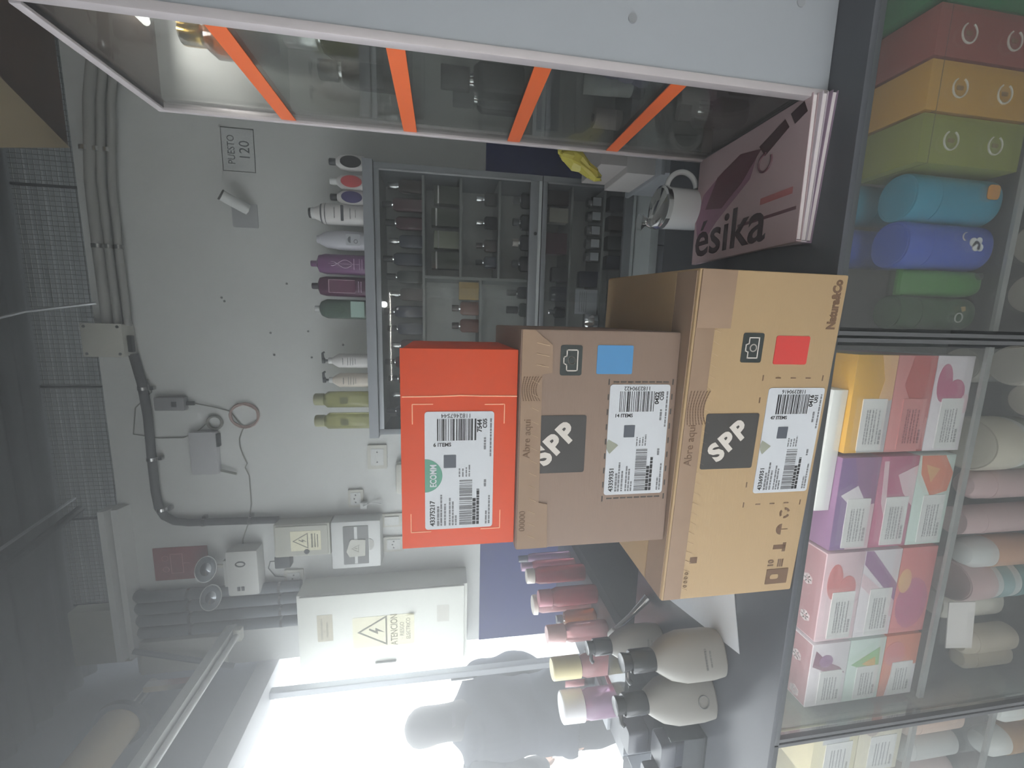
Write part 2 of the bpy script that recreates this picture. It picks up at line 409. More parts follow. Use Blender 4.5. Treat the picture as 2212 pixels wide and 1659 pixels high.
def grain(parent, x0, x1, z0, z1, y):
    mb = MB()
    for i in range(7):
        for k in range(12):
            a = k/11; x = x0+(x1-x0)*a; z = z0+(z1-z0)*(.06+i*.14)+.006*math.sin(a*3.1)*(1-i/9)
            x2 = x0+(x1-x0)*(a+.075)
            z2 = z0+(z1-z0)*(.06+i*.14)+.006*math.sin((a+.09)*3.1)*(1-i/9)
            mb.prism([(x, z-.0007), (x2, z2-.0007), (x2, z2+.0007), (x, z+.0007)], y-.0003, y)
    return mb.build('wood_grain_print', BRINK, parent, smooth=False)
def perfs(name, parent, x0, x1, z, y, n, l=.009):
    mb = MB()
    for k in range(n):
        x = x0+(x1-x0)*k/(n-1); mb.prism([(x, z), (x+.0006, z), (x+l*.55, z+l), (x+l*.5, z+l)], y-.0004, y)
    return mb.build(name, PERF, parent, smooth=False)

# large tan carton
w_, d_, h_ = .480, .30, .22
c1 = thing('cardboard_carton', 'large tan cardboard carton at the bottom of the stack, with black square reading SPP', 'box', (-.17+.15*math.sin(R(2.6)), .507+.15*math.cos(R(2.6)), TOP), R(-2.6), 'stacked delivery cartons')
bx('carton_body', -w_/2, w_/2, -d_/2, d_/2, 0, h_, CARD, c1, .003)
f = -d_/2
bx('tear_strip', -w_/2+.002, w_/2-.002, f-.0012, f, h_-.030, h_-.003, CARDT, c1, .0005)
perfs('perforation', c1, -w_/2+.015, w_/2-.02, h_-.040, f-.0002, 30)
MB().box(-w_/2+.003, w_/2-.003, f+.004, f+.05, h_, h_+.0012).build('top_flap', CARDT, c1)
bx('top_flap', -w_/2+.003, w_/2-.003, f+.052, d_/2-.003, h_, h_+.0012, CARD, c1)
bx('corner_flap', .165, w_/2-.001, f-.0022, f-.001, h_-.052, h_-.003, CARDT, c1, .0005)
text('tear_text', 'Abre aqui', .016, BRINK, c1, (.004, f-.0014, .205), sx=.95)
grain(c1, .034, .078, .184, .216, f-.0013)
spp(c1, -.032, .049, .104, .185, f, 0, .002)
camera_icon(c1, .120, .160, .115, .146, f)
plate('colour_patch', .118, .157, .044, .096, f, mat('red_print', (206, 62, 58), .5), c1, .003)
dashes('dashed_frame', -.09, .099, .0125, .107, f, BRINK, c1, 6, 4)
shipping_label(c1, -.072, .085, .006, .0955, f, '43369351', '1182390416', '0416', 'U01', '47 ITEMS', 'leaf')
text('maker_name', 'Natura&Co', .0175, BRINK, c1, (.2, f-.0003, .0145), bold=.0009, sx=.80)
# handling marks
mb = MB()
for a in (90, 210, 330):
    for k in range(4):
        q = [(-.1066+rr*math.cos(R(a-38+19*j)), .0355+rr*math.sin(R(a-38+19*j))) for rr, j in ((.0088, k), (.0088, k+1), (.0052, k+1), (.0052, k))]
        mb.prism(q, f-.0003, f)
mb.build('recycling_mark', BRINK, c1, smooth=False)
mb = MB().prism([(-.1333+.009*math.cos(R(k*15)), .0365+.009*math.sin(R(k*15))) for k in range(13)], f-.0003, f)
mb.box(-.1339, -.1327, f-.0003, f, .0255, .0365).build('umbrella_mark', BRINK, c1, smooth=False)
MB().box(-.1665, -.1595, f-.0003, f, .0245, .045).box(-.171, -.156, f-.0003, f, .0235, .029).build('stacking_mark', BRINK, c1, smooth=False)
text('stack_count', '10', .013, BRINK, c1, (-.1905, f-.0003, .044), bold=.0005)
MB().box(-.197, -.184, f-.0003, f, .030, .0325).box(-.197, -.184, f-.0003, f, .0265, .029).box(-.197, -.184, f-.0003, f, .023, .0255).build('stack_mark', BRINK, c1, smooth=False)
o = plate('phone_mark', -.2262, -.2005, .0115, .049, f, BRINK, c1, .0008)
plate('phone_outline', -.004, .004, -.002, .012, -.0006, CARD, o, .003, .0004)
MB().box(-.180, -.170, f-.0003, f, .170, .1815).build('vent_slot', BRINK, c1, smooth=False)
text('batch_marks', '0 0 0 0', .009, BRINK, c1, (-.207, f-.0003, .184), (R(90), 0, 0))

# middle grey-brown carton
w_, d_, h_ = .302, .26, .221
c2 = thing('cardboard_carton', 'grey-brown cardboard carton in the middle of the stack, with a blue square', 'box', (-.163, .523+.13, TOP+.2215), 0, 'stacked delivery cartons')
bx('carton_body', -w_/2, w_/2, -d_/2, d_/2, 0, h_, CARDG, c2, .003)
f = -d_/2
MB().prism([(-.150, h_-.002), (-.150, .176), (-.086, .178), (-.083, .190), (.093, .1915), (.095, .178), (.131, .179), (.150, .203), (.150, h_-.002)], f-.0016, f).build('tear_strip', CARDT, c2, smooth=False)
perfs('perforation', c2, -.135, .08, .1945, f-.0017, 13, .01)
mb = MB()
for k in range(3): mb.prism([(.102+.014*k, .183), (.1028+.014*k, .183), (.1062+.014*k, .200), (.1054+.014*k, .200)], f-.002, f-.0016)
mb.build('perforation', PERF, c2, smooth=False)
text('tear_text', 'Abre aqui', .0135, BRINK, c2, (.007, f-.0018, .209))
grain(c2, .058, .088, .192, .218, f-.0017)
text('batch_marks', '00000', .012, BRINK, c2, (-.109, f-.0018, .212))
p = plate('letter_patch', -.042, .038, .128, .208, f, DKINK, c2, .003)
# only the lower part of the printed S shows below the strip
text('patch_letters', 'SPP', .037, PALE, p, (0, -.0008, .002), (R(90), R(45), 0), bold=.0019, ext=.0001, space=1.22)
camera_icon(c2, .0915, .1315, .1385, .168, f)
plate('colour_patch', .0937, .132, .0678, .118, f, mat('blue_print', (78, 140, 190), .5), c2, .002)
dashes('dashed_frame', -.0825, .083, .0065, .099, f, DKINK, c2, 8, 9)
shipping_label(c2, -.077, .0795, .010, .0972, f, '43359351', '1182390422', '0422', 'C05', '14 ITEMS', 'leaf')
# orange carton
w_, d_, h_ = .266, .20, .148
c3 = thing('orange_carton', 'bright orange carton on top of the stack, with teal ECOMM mark on its label', 'box', (-.173, .53+.10, TOP+.2215+.2215), R(.5), 'stacked delivery cartons')
bx('carton_body', -w_/2, w_/2, -d_/2, d_/2, 0, h_, ORANGE, c3, .003)
f = -d_/2
bx('front_lid', -w_/2, w_/2, f-.0012, f, .001, h_+.002, ORANGE, c3, .0006)
MB().box(-w_/2+.002, w_/2-.002, f+.002, d_/2-.002, h_, h_+.0015).build('top_flap', ORANGE, c3)
f -= .0013
MB().tube([(.0722, f, .001), (.0728, f, .05), (.0735, f, .075), (.0722, f, .11), (.072, f, h_)], .0009, 6).build('tear_line', ORLINE, c3)
mb = MB()
for cx, cz, sx, sz in ((.0622, .1355, -1, -1), (.0615, .0175, -1, 1), (-.1105, .1385, 1, -1), (-.1105, .0208, 1, 1)):
    mb.box(min(cx, cx+.026*sx), max(cx, cx+.026*sx), f-.0003, f, cz-.0006, cz+.0006); mb.box(cx-.0006, cx+.0006, f-.0003, f, min(cz, cz+.026*sz), max(cz, cz+.026*sz))
mb.build('corner_marks', ORLINE, c3, smooth=False)
shipping_label(c3, -.1075, .0525, .031, .1203, f, '43375217', '1182467544', '7544', 'C05', '6 ITEMS', 'ECOMM')
# paper sheet under the cartons
mb = MB(); nu = 10
pts = [(-.425, .655), (-.45, .90), (-.664, .856), (-.600, .603)]
for i in range(nu+1):
    for k in range(nu+1):
        a, b = i/nu, k/nu
        p0 = Vector(pts[0]).lerp(Vector(pts[1]), a); p1 = Vector(pts[3]).lerp(Vector(pts[2]), a); q = p0.lerp(p1, b)
        mb.v.append((q.x, q.y, TOP+.0010+.003*a*math.sin(b*3)))
mb.v += [(x, y, z-.0008) for x, y, z in mb.v]
N = (nu+1)**2
for i in range(nu):
    for k in range(nu):
        a = i*(nu+1)+k; mb.f.append((a, a+1, a+nu+2, a+nu+1)); mb.f.append((N+a, N+a+nu+1, N+a+nu+2, N+a+1))
o = tag(mb.build('paper_sheet', mat('document_paper', (226, 230, 236), .7, var=.05, scale=90, stretch=(1, 6, 1))), 'white printed paper sheet poking out from under the large tan carton', 'paper')

# ------------------------------------------------------------------ glass showcase standing on the counter (right)
vx0, vx1, vy0, vy1, vh = .325, .64, .57, .83, 1.0
sh = thing('glass_showcase', 'tall white showcase standing on the counter, glass side with orange shelf tapes', 'showcase', (vx0, vy0, TOP))
VW, VD = vx1-vx0, vy1-vy0
bx('near_panel', .0, VW, .0, .014, .0, vh, LAMIN, sh, .002)
mb = MB()
for x, z in ((.05, .72), (.11, .06), (.06, .30), (.2, .5)): mb.tube([(x, -.0015, z), (x, .002, z)], .006, 12)
mb.build('screw_caps', mat('screw_cap', (150, 152, 156), .5), sh)
bx('back_panel', VW-.014, VW, .014, VD, 0, vh, mat('showcase_inside', (214, 214, 212), .6), sh)
bx('far_panel', .012, VW-.014, VD-.012, VD, .012, vh-.012, mat('showcase_inside', (214, 214, 212), .6), sh)
bx('far_rail', .02, VW-.014, VD-.02, VD-.012, .33, .37, LAMIN, sh)
bx('base_board', .0, VW-.014, .014, VD, 0, .012, LAMIN, sh)
bx('top_board', .0, VW-.014, .014, VD, vh-.012, vh, WOOD, sh)
PROF = mat('pale_profile', (206, 198, 200), .4, metal=.2)
bx('near_post', -.004, .007, -.002, .012, 0, vh, PROF, sh, .0015)
bx('far_post', -.004, .008, VD-.008, VD, 0, vh, PROF, sh, .0015)
bx('top_rail', -.004, .008, .016, VD-.008, vh-.012, vh, PROF, sh, .0015)
bx('bottom_rail', -.004, .008, .016, VD-.008, 0, .012, mat('maroon_profile', (116, 74, 78), .5), sh, .0015)
bx('glass_pane', .0005, .0045, .014, VD-.006, .010, vh-.010, glass('veiled_glass', (240, 242, 240), refl=.6, body=.035, bodycol=(190, 186, 184)), sh)  # milky body stands in for a veil of reflections on the pane
SHZ = [.22, .412, .598, .799]
for z in SHZ:
    s_ = bx('glass_shelf', .006, VW-.016, .018, VD-.014, z-.006, z, PANE, sh)
    bx('shelf_tape', -.0012, .0004, .016, VD-.009, z-.012, z+.011, ORTAPE, s_)

ld = MB().tube([(.10, .05, vh-.022), (.10, VD-.05, vh-.022)], .006, 10).build('led_lamp', mat('led_diffuser', (255, 255, 250), .4, emit=3), sh)
L = bpy.data.lights.new('showcase_light', 'AREA'); L.shape = 'RECTANGLE'; L.size = .02; L.size_y = .15; L.energy = .7; L.color = (1, .98, .95)
o = bpy.data.objects.new('showcase_light', L); COL.objects.link(o); o.parent = ld; o.location = (.10, VD/2, vh-.030)
# ---- generic bottle builders -------------------------------------------------
def perfume(name, label, cat, loc, rz=0, bw=.03, bd=.02, bh=.07, ch=.03, cw=.014, body=None, cap=None, n=5, neck=None, group=None, shoulder=.12):
    t = thing(name, label, cat, loc, rz, group)
    b = bh
    MB().loft([(0, bw*.9, bd*.9), (.003, bw, bd), (b*(1-shoulder), bw, bd), (b, bw*.72, bd*.72)], 20, n).build('body', body, t)
    MB().loft([(b, cw*.6, cw*.6), (b+.006, cw*.6, cw*.6)], 14).build('collar', neck or CHROME, t)
    MB().loft([(b+.006, cw*.96, cw*.96), (b+.008, cw, cw), (b+.004+ch, cw, cw), (b+.006+ch, cw*.94, cw*.94)], 16, 2 if cw < .02 else 3).build('cap', cap or CHROME, t)
    return t
def carton(name, label, loc, dims, m_, rz=0, group=None, band=None, cat='box'):
    t = thing(name, label, cat, loc, rz, group); a, b, c = dims
    bx('carton_body', -a/2, a/2, -b/2, b/2, 0, c, m_, t, .0015)
    bx('lid_flap', -a/2+.001, a/2-.001, -b/2+.001, b/2-.001, c-.0002, c+.0008, m_, t)
    if band: bx('print_band', -a/2-.0004, a/2+.0004, -b/2-.0005, b/2+.0004, c*band[1], c*band[2], band[0], t)
    return t
NAVY = mat('navy_glass', (40, 44, 62), .12, coat=.5); SMOKE = glass('smoked_glass', (96, 92, 86), refl=1.2, body=.5, bodycol=(66, 62, 58))
OLIVE = glass('olive_glass', (140, 136, 104), refl=1.2, body=.5, bodycol=(104, 98, 74)); LILAC = mat('lilac_cloth', (146, 140, 178), .8, var=.1)
CLEAR = glass('thick_clear_glass', (205, 206, 204), refl=1.8, body=.18, bodycol=(150, 150, 150)); AMBER = glass('amber_glass', (240, 170, 90), refl=1.0, body=.35, bodycol=(224, 140, 70))
PLUM = mat('plum_glass', (92, 62, 82), .2); SILV = mat('satin_silver', (212, 212, 214), .25, metal=.9)
G = 'perfumes in the tall showcase'
X0, Y0, Z0 = vx0, vy0, TOP
BRIGHTCAP = mat('bright_silver_cap', (236, 236, 238), .25, metal=.5)
perfume('perfume_bottle', 'round plum perfume bottle with bright silver cap on the top showcase shelf', 'perfume', (.40, .64, Z0+SHZ[3]+.0005), 0, .032, .024, .10, .035, .017, PLUM, BRIGHTCAP, 2.2, group=G)
perfume('perfume_bottle', 'small amber perfume bottle with gold cap on the top showcase shelf', 'perfume', (.39, .735, Z0+SHZ[3]+.0005), 0, .025, .02, .075, .028, .014, AMBER, mat('gold_cap', (220, 180, 90), .2, metal=1), 3, group=G)
perfume('perfume_bottle', 'plum perfume flask with short silver cap at the far end of the top showcase shelf', 'perfume', (.42, .785, Z0+SHZ[3]+.0005), 0, .018, .016, .06, .02, .01, PLUM, BRIGHTCAP, 2, group=G)
perfume('perfume_bottle', 'tall smoky olive perfume bottle with large polished chrome cap near the showcase front', 'perfume', (.415, .645, Z0+SHZ[2]+.0005), 0, .036, .026, .118, .042, .023, OLIVE, BRIGHTCAP, 4, group=G)
perfume('perfume_bottle', 'tall smoked perfume bottle with satin white cap in the middle of the third showcase shelf', 'perfume', (.40, .715, Z0+SHZ[2]+.0005), 0, .027, .022, .115, .045, .019, SMOKE, BRIGHTCAP, 3, group=G)
perfume('perfume_bottle', 'smoked perfume bottle with clear faceted stopper at the far end of the third showcase shelf', 'perfume', (.385, .775, Z0+SHZ[2]+.0005), 0, .022, .018, .10, .03, .015, SMOKE, CLEAR, 3, group=G)
perfume('perfume_bottle', 'brown glass perfume bottle with broad mirror silver cap on the second showcase shelf', 'perfume', (.40, .645, Z0+SHZ[1]+.0005), 0, .032, .024, .095, .042, .024, SMOKE, BRIGHTCAP, 5, group=G)
carton('perfume_carton', 'navy blue perfume carton standing behind the dark bottles on the second showcase shelf', (.43, .71, Z0+SHZ[1]+.0005), (.05, .045, .125), NAVY, 0, 'perfume cartons in the tall showcase', (mat('navy_band', (62, 68, 92), .5), .6, .68))
perfume('perfume_bottle', 'black ribbed perfume bottle with square cap on the second showcase shelf', 'perfume', (.375, .735, Z0+SHZ[1]+.0005), 0, .022, .020, .08, .045, .017, mat('black_glass', (34, 34, 40), .12), BLACK, 6, group=G)
perfume('perfume_bottle', 'stubby black perfume bottle at the far end of the second showcase shelf', 'perfume', (.375, .785, Z0+SHZ[1]+.0005), 0, .022, .018, .07, .035, .018, mat('black_glass', (34, 34, 40), .12), DGREY, 4, group=G)
t = thing('folded_cloth', 'lilac folded cloth lying on the lowest showcase shelf', 'cloth', (.44, .68, Z0+SHZ[0]+.0005))
for k in range(3): MB().loft([(0, .07, .06), (.012, .072, .062), (.024, .068, .058)], 24, 5).build('fold', LILAC, t, (.004*k, .003*k, .0235*k))
t = thing('cream_tube', 'white cosmetic tube leaning against the lilac cloth in the showcase', 'tube', (.372, .70, Z0+SHZ[0]+.0005))
MB().loft([(0, .013, .013), (.02, .013, .013)], 16).build('cap', CLEAR, t)
MB().loft([(.02, .012, .012), (.06, .014, .012), (.10, .016, .003)], 16).build('body', WHITE, t)
t = thing('paper_roll', 'small white roll standing at the far end of the lowest showcase shelf', 'roll', (.365, .79, Z0+SHZ[0]+.0005))
MB().loft([(0, .016, .016), (.05, .016, .016)], 20).build('roll_body', mat('pinkish_paper', (214, 200, 196), .8), t)
MB().loft([(.05, .006, .006), (.052, .006, .006)], 12).build('core', DGREY, t)
for i, (x, y, d) in enumerate(((.375, .63, 'nearest the showcase corner post'), (.40, .685, 'second from the corner post'), (.37, .735, 'third from the corner post'), (.39, .79, 'at the far end of the row'))):
    perfume('perfume_bottle', 'clear cut-glass perfume bottle on the showcase floor, '+d, 'perfume', (x, y, Z0+.0125), 0, .022, .02, .06, .026, .014, CLEAR, CLEAR if i % 2 else CHROME, 3, group='cut-glass bottles on the showcase floor')

# ------------------------------------------------------------------ magazines, mug
PINKC = mat('cover_stock', (196, 172, 176), .35, var=.04, scale=8)
for i, (nm, lab, colr) in enumerate((('magazine', 'lowest catalogue of the stack beside the cartons, mauve spine', (150, 128, 150)), ('magazine', 'middle catalogue of the stack beside the cartons, white edges', (206, 196, 204)), ('magazine', 'top catalogue of the stack, pink cover printed esika', (196, 172, 176)))):
    t = thing(nm, lab, 'magazine', (.228+.004*(1-i), .69+.003*i, TOP+.0092*i), R(-3.5+2*i), 'catalogues stacked on the counter')
    bx('pages', -.098, .098, -.13, .13, .001, .0080, mat('page_paper', (222, 214, 214), .8, var=.08, scale=300, stretch=(.1, .1, 6)), t)
    bx('back_cover', -.1, .1, -.132, .132, 0, .001, mat('cover_%d' % i, colr, .35), t)
    cv = bx('front_cover', -.1, .1, -.132, .132, .0080, .0090, mat('cover_%d' % i, colr, .35) if i < 2 else PINKC, t)
    bx('spine', -.1015, -.0995, -.132, .132, 0, .0090, mat('cover_%d' % i, colr, .35), t)
z = .0091
def flat(name, pts, m_, parent, zz): return MB().prism(pts, zz, zz+.0002, 'z').build(name, m_, parent, smooth=False)
flat('cover_picture', [(-.02, .128), (.03, .11), (.058, .05), (.06, .0), (.05, -.03), (.02, -.02), (-.005, .02), (-.03, .06), (-.055, .09), (-.05, .12)], mat('cover_mauve', (150, 104, 130), .4), t, z)
flat('cover_picture', [(.0, .1), (.05, .07), (.07, .01), (.06, -.04), (.02, .0), (-.01, .05)], mat('cover_wine', (104, 60, 72), .4), t, z+.0002)
flat('cover_picture', [(.045, -.05), (.065, -.035), (.085, -.085), (.07, -.095)], mat('cover_lipstick', (86, 62, 66), .3), t, z+.0002)
flat('cover_picture', [(.07, -.105), (.088, -.095), (.095, -.118), (.078, -.126)], mat('cover_cap', (70, 50, 56), .3), t, z+.0002)
MB().tube([(.035+.014*math.cos(R(k*20)), -.052+.014*math.sin(R(k*20)), z+.0006) for k in range(16)], .0018, 6).build('cover_picture', mat('cover_wine', (104, 60, 72), .4), t)
bx('cover_bar', -.055, -.05, -.125, .0, z, z+.0002, mat('cover_wine', (104, 60, 72), .4), t)
text('cover_title', '\u00e9sika', .098, mat('title_ink', (62, 44, 50), .5), t, (-.058, .028, z+.0008), (0, 0, R(-90)), bold=.0012)
bx('cover_bar', -.03, -.02, -.115, -.05, z, z+.0002, mat('subtitle_ink', (190, 116, 116), .5), t)
MUG = mat('white_glaze', (226, 230, 232), .15, var=.02)
mg = thing('mug', 'white ceramic mug covered with clear film behind the catalogues', 'mug', (.236, .852, TOP))
mb = MB().loft([(0, .030, .030), (.004, .034, .034), (.012, .0395, .0395), (.095, .041, .041), (.0965, .0395, .0395), (.095, .0378, .0378), (.014, .0365, .0365), (.008, .02, .02)], 36)
mb.build('cup', MUG, mg)
MB().tube([(.038+.034*math.sin(a), -.003, .052+.033*math.cos(a)) for a in [R(8+164*k/14) for k in range(15)]], [.0055]*15, 10).build('handle', MUG, mg)
mb = MB()
rnd = random.Random(3)
secs = []
for z, r in ((.088, .0425), (.098, .0428), (.102, .036), (.106, .022), (.112, .012), (.122, .006), (.130, .011), (.139, .017)):
    secs.append((z, r, r, -.030 if z > .1 else 0, 0) if z > .1 else (z, r, r, 0, 0))
secs[2] = (.1005, .040, .040, -.002, 0); secs[3] = (.104, .028, .028, -.014, 0)
mb.loft(secs, 22, caps=False)
for k in range(22*3, len(mb.v)): mb.v[k] = tuple(c+rnd.uniform(-.003, .003) for c in mb.v[k])
mb.build('film_cover', WRAP, mg, angle=12)

# ------------------------------------------------------------------ grey pump bottles and small stock on the counter
GREYB = mat('matt_grey_bottle', (146, 143, 136), .45, var=.06, scale=8, coat=.2)
BLACKG = mat('black_gloss', (40, 40, 44), .2)
def pump(loc, rz, s, label, logo=False):
    t = thing('pump_bottle', label, 'bottle', loc, rz, 'grey pump bottles on the counter')
    MB().loft([(0, .034*s, .024*s), (.006*s, .042*s, .030*s), (.03*s, .045*s, .032*s), (.085*s, .045*s, .032*s), (.115*s, .038*s, .028*s), (.135*s, .026*s, .022*s), (.145*s, .019*s, .019*s)], 32, 2.6).build('body', GREYB, t)
    MB().loft([(.145*s, .019*s, .019*s), (.149*s, .021*s, .021*s), (.190*s, .021*s, .021*s), (.193*s, .019*s, .019*s)], 24).build('cap', BLACKG, t)
    c = MB().loft([(.193*s, .015*s, .015*s), (.206*s, .017*s, .017*s), (.210*s, .0165*s, .0165*s), (.209*s, .011*s, .011*s)], 20).build('pump_head', BLACKG, t)
    MB().tube([(-.012*s, 0, .199*s), (-.03*s, 0, .200*s), (-.036*s, 0, .195*s)], .005*s, 8).build('spout', BLACKG, c)
    if logo:
        mb = MB()
        mb.tube([(.011*math.cos(R(k*20)), -.033*s, .035*s+.011*math.sin(R(k*20))) for k in range(19)], .0012, 6)
        mb.build('ring_mark', mat('grey_mark', (112, 110, 106), .5), t)
    else: lines('name_print', [(-.018, .018, .05*s, .004), (-.014, .014, .04*s, .003)], -.0322*s, mat('grey_mark', (112, 110, 106), .5), t)
    return t
pump((-.79, .862, TOP), R(20), .92, 'grey pump bottle with black cap, farthest of the three, beside the silver spatula')
pump((-.640, .655, TOP), R(25), .98, 'grey pump bottle with black cap standing beside the paper sheet')
pump((-.748, .668, TOP), R(25), .98, 'grey pump bottle with a ring mark, beside the clear acrylic holder', True)
t = thing('spatula', 'silver spatula leaning behind the grey pump bottles', 'spatula', (-.72, .93, TOP))
MB().tube([(.0, .0, .004), (-.05, .0, .05), (-.085, .0, .09)], [.011, .007, .006], 10).build('shaft', STEEL, t)
MB().loft([(0, .006, .006), (.004, .012, .009), (.02, .011, .008), (.026, .006, .005)], 14).build('tip', WHITE, t, (-.088, 0, .088), (0, R(-45), 0))

# acrylic organiser with black cases
t = thing('acrylic_organiser', 'clear acrylic organiser holding black compacts at the counter end', 'organiser', (-.93, .73, TOP))
for a in ((-.11, .085, -.07, -.067, 0, .05), (-.11, .085, .067, .07, 0, .11), (-.11, -.107, -.067, .067, 0, .10), (.082, .085, -.067, .067, 0, .08), (-.107, .082, -.067, .067, 0, .003), (-.107, .082, -.002, .001, .003, .08)): bx('wall', *a, ACRYL, t)
DCASE = mat('charcoal_case', (66, 68, 78), .3)
for i, (x, y, h, lab) in enumerate(((-.985, .70, .105, 'black compact with small star mark in the acrylic organiser, middle one'), (-.905, .70, .085, 'low black compact in the acrylic organiser, beside the grey pump bottles'), (-.94, .765, .125, 'tall black case at the back of the acrylic organiser'))):
    q = thing('compact_case', lab, 'case', (x, y, TOP+.0035), 0, 'black cases in the acrylic organiser')
    MB().loft([(0, .030, .022), (h*.62, .031, .023)], 24, 6).build('base', DCASE, q, bevel=0)
    MB().loft([(h*.63, .031, .023), (h-.003, .031, .023), (h, .029, .021)], 24, 6).build('lid', DCASE, q)
    if i == 0: text('star_mark', '*', .03, PALE, q, (0, -.0232, h*.3))
t = thing('acrylic_stand', 'clear acrylic riser box behind the grey pump bottles', 'stand', (-.90, .90, TOP))
for a in ((-.06, .06, -.05, -.047, 0, .09), (-.06, .06, .047, .05, 0, .09), (-.06, -.057, -.047, .047, 0, .09), (.057, .06, -.047, .047, 0, .09), (-.06, .06, -.05, .05, .09, .093)): bx('wall', *a, ACRYL, t)

# bottles on the side counter, seen against the light
def pm(name, col, r=.35): return mat(name, col, r, var=.05)
def cosmetic(name, label, loc, w, d, h, cap_h, cw, body, cap, rz=0, n=2.4, group='bottles along the street-side counter', flip=False, cat='bottle'):
    """cap_h: cap height; flip: bottle stands on its wide cap"""
    t = thing(name, label, cat, loc, rz, group)
    if flip:
        MB().loft([(0, cw, cw*.8), (cap_h, cw*.98, cw*.78)], 24, n).build('cap', cap, t)
        MB().loft([(cap_h, cw*.97, cw*.77), (h*.6, w, d), (h-.004, w*1.02, d*.4), (h, w*1.02, d*.12)], 24, n).build('body', body, t)
    else:
        MB().loft([(0, w*.92, d*.92), (.004, w, d), (h-cap_h-.02, w, d), (h-cap_h-.004, w*.82, d*.82), (h-cap_h, cw*.9, cw*.9)], 24, n).build('body', body, t)
        MB().loft([(h-cap_h, cw, cw), (h-.003, cw*.98, cw*.98), (h, cw*.9, cw*.9)], 24).build('cap', cap, t)
        plate('front_label', -w*.55, w*.55, h*.15, h*.45, -d-.0002, LABELW, t, .003, .0004) if False else None
    return t
ROSE = glass('rose_liquid', (250, 190, 200), refl=.9, body=.4, bodycol=(240, 140, 160)); DROSE = glass('deep_rose_liquid', (240, 160, 168), refl=.9, body=.45, bodycol=(222, 112, 122))
PPINK = glass('pale_pink_liquid', (255, 222, 224), refl=.9, body=.45, bodycol=(250, 188, 188)); LAVL = glass('lavender_liquid', (238, 214, 234), refl=.9, body=.45, bodycol=(214, 176, 210))
cosmetic('cologne_bottle', 'slim mauve bottle with clear cap, half hidden behind the grey-brown carton', (-1.005, 1.60, TOP), .020, .018, .225, .04, .014, LAVL, CLEAR)
cosmetic('cologne_bottle', 'slim bright pink bottle with mauve cap next to the grey-brown carton', (-1.0, 1.535, TOP), .022, .020, .225, .045, .017, ROSE, pm('mauve_cap', (196, 160, 190)))
cosmetic('cologne_bottle', 'dusky pink bottle with round white cap in the street-side row', (-.965, 1.42, TOP), .031, .026, .228, .03, .027, DROSE, pm('ivory_cap', (244, 236, 226)))
cosmetic('cologne_bottle', 'pink bottle with a wide white disc top, behind the deep rose bottle', (-1.03, 1.345, TOP), .030, .026, .218, .016, .034, PPINK, pm('ivory_cap', (244, 236, 226)))
cosmetic('cologne_bottle', 'deep rose bottle with rose cap in the middle of the street-side row', (-.965, 1.29, TOP), .032, .028, .21, .045, .028, DROSE, pm('rose_cap', (196, 120, 134)))
perfume('perfume_bottle', 'short amber cologne bottle standing between the deep rose and salmon bottles', 'bottle', (-1.05, 1.285, TOP), 0, .026, .022, .115, .022, .014, AMBER, CLEAR, 3, group='bottles along the street-side counter')
cosmetic('cologne_bottle', 'salmon bottle with pale pink cylinder cap above the silver spatula', (-1.02, 1.185, TOP), .029, .026, .205, .06, .028, PPINK, pm('pale_pink_cap', (246, 206, 206)))
cosmetic('cologne_bottle', 'salmon bottle with tall pale yellow cap in the street-side row', (-1.03, 1.06, TOP), .032, .028, .22, .085, .031, PPINK, pm('yellow_cap', (248, 234, 180)))
cosmetic('cologne_bottle', 'lavender bottle with wide white flared cap, nearest the street', (-1.15, 1.045, TOP), .042, .036, .19, .065, .043, LAVL, pm('pure_white_cap', (250, 248, 250)))
for i, (x, y, k) in enumerate(((-1.07, 1.125, 'beside the yellow-capped bottle'), (-1.10, 1.11, 'behind the lavender bottle'), (-1.13, 1.135, 'in the clear box nearest the opening'))):
    q = thing('gloss_tube', 'pink lip gloss tube lying '+k, 'tube', (x, y, TOP+.001), R(80), 'pink lip gloss tubes on the side counter')
    MB().tube([(-.06, 0, .012), (.02, 0, .012)], .011, 14).build('tube_body', ROSE, q)
    MB().tube([(.02, 0, .012), (.06, 0, .012)], [.011, .009], 14).build('cap', pm('mauve_cap', (196, 160, 190)), q)
# street-side stand with small pale tubes next to the person
t = thing('tube_rack', 'pale rack on the side counter below the person', 'rack', (-1.27, 1.22, TOP))
bx('tray', -.05, .04, -.12, .12, 0, .012, LAMIN, t, .002)
for k in range(3): bx('divider', -.05, .04, -.12+.08*k+.038, -.12+.08*k+.041, .012, .05, ACRYL, t)
for k in range(6):
    q = thing('sample_tube', 'pale pink sample tube in the rack by the street, '+['nearest the counter', 'second from the counter', 'third from the counter', 'fourth from the counter', 'fifth from the counter', 'farthest from the counter'][k], 'tube', (-1.275, 1.115+.041*k+.004*(k > 1), TOP+.0125), 0, 'sample tubes in the rack by the street')
    MB().loft([(0, .010, .010), (.02, .010, .010)], 12).build('cap', WHITE, q)
    MB().loft([(.02, .010, .010), (.06, .012, .010), (.10, .014, .002)], 12).build('tube_body', PPINK, q)

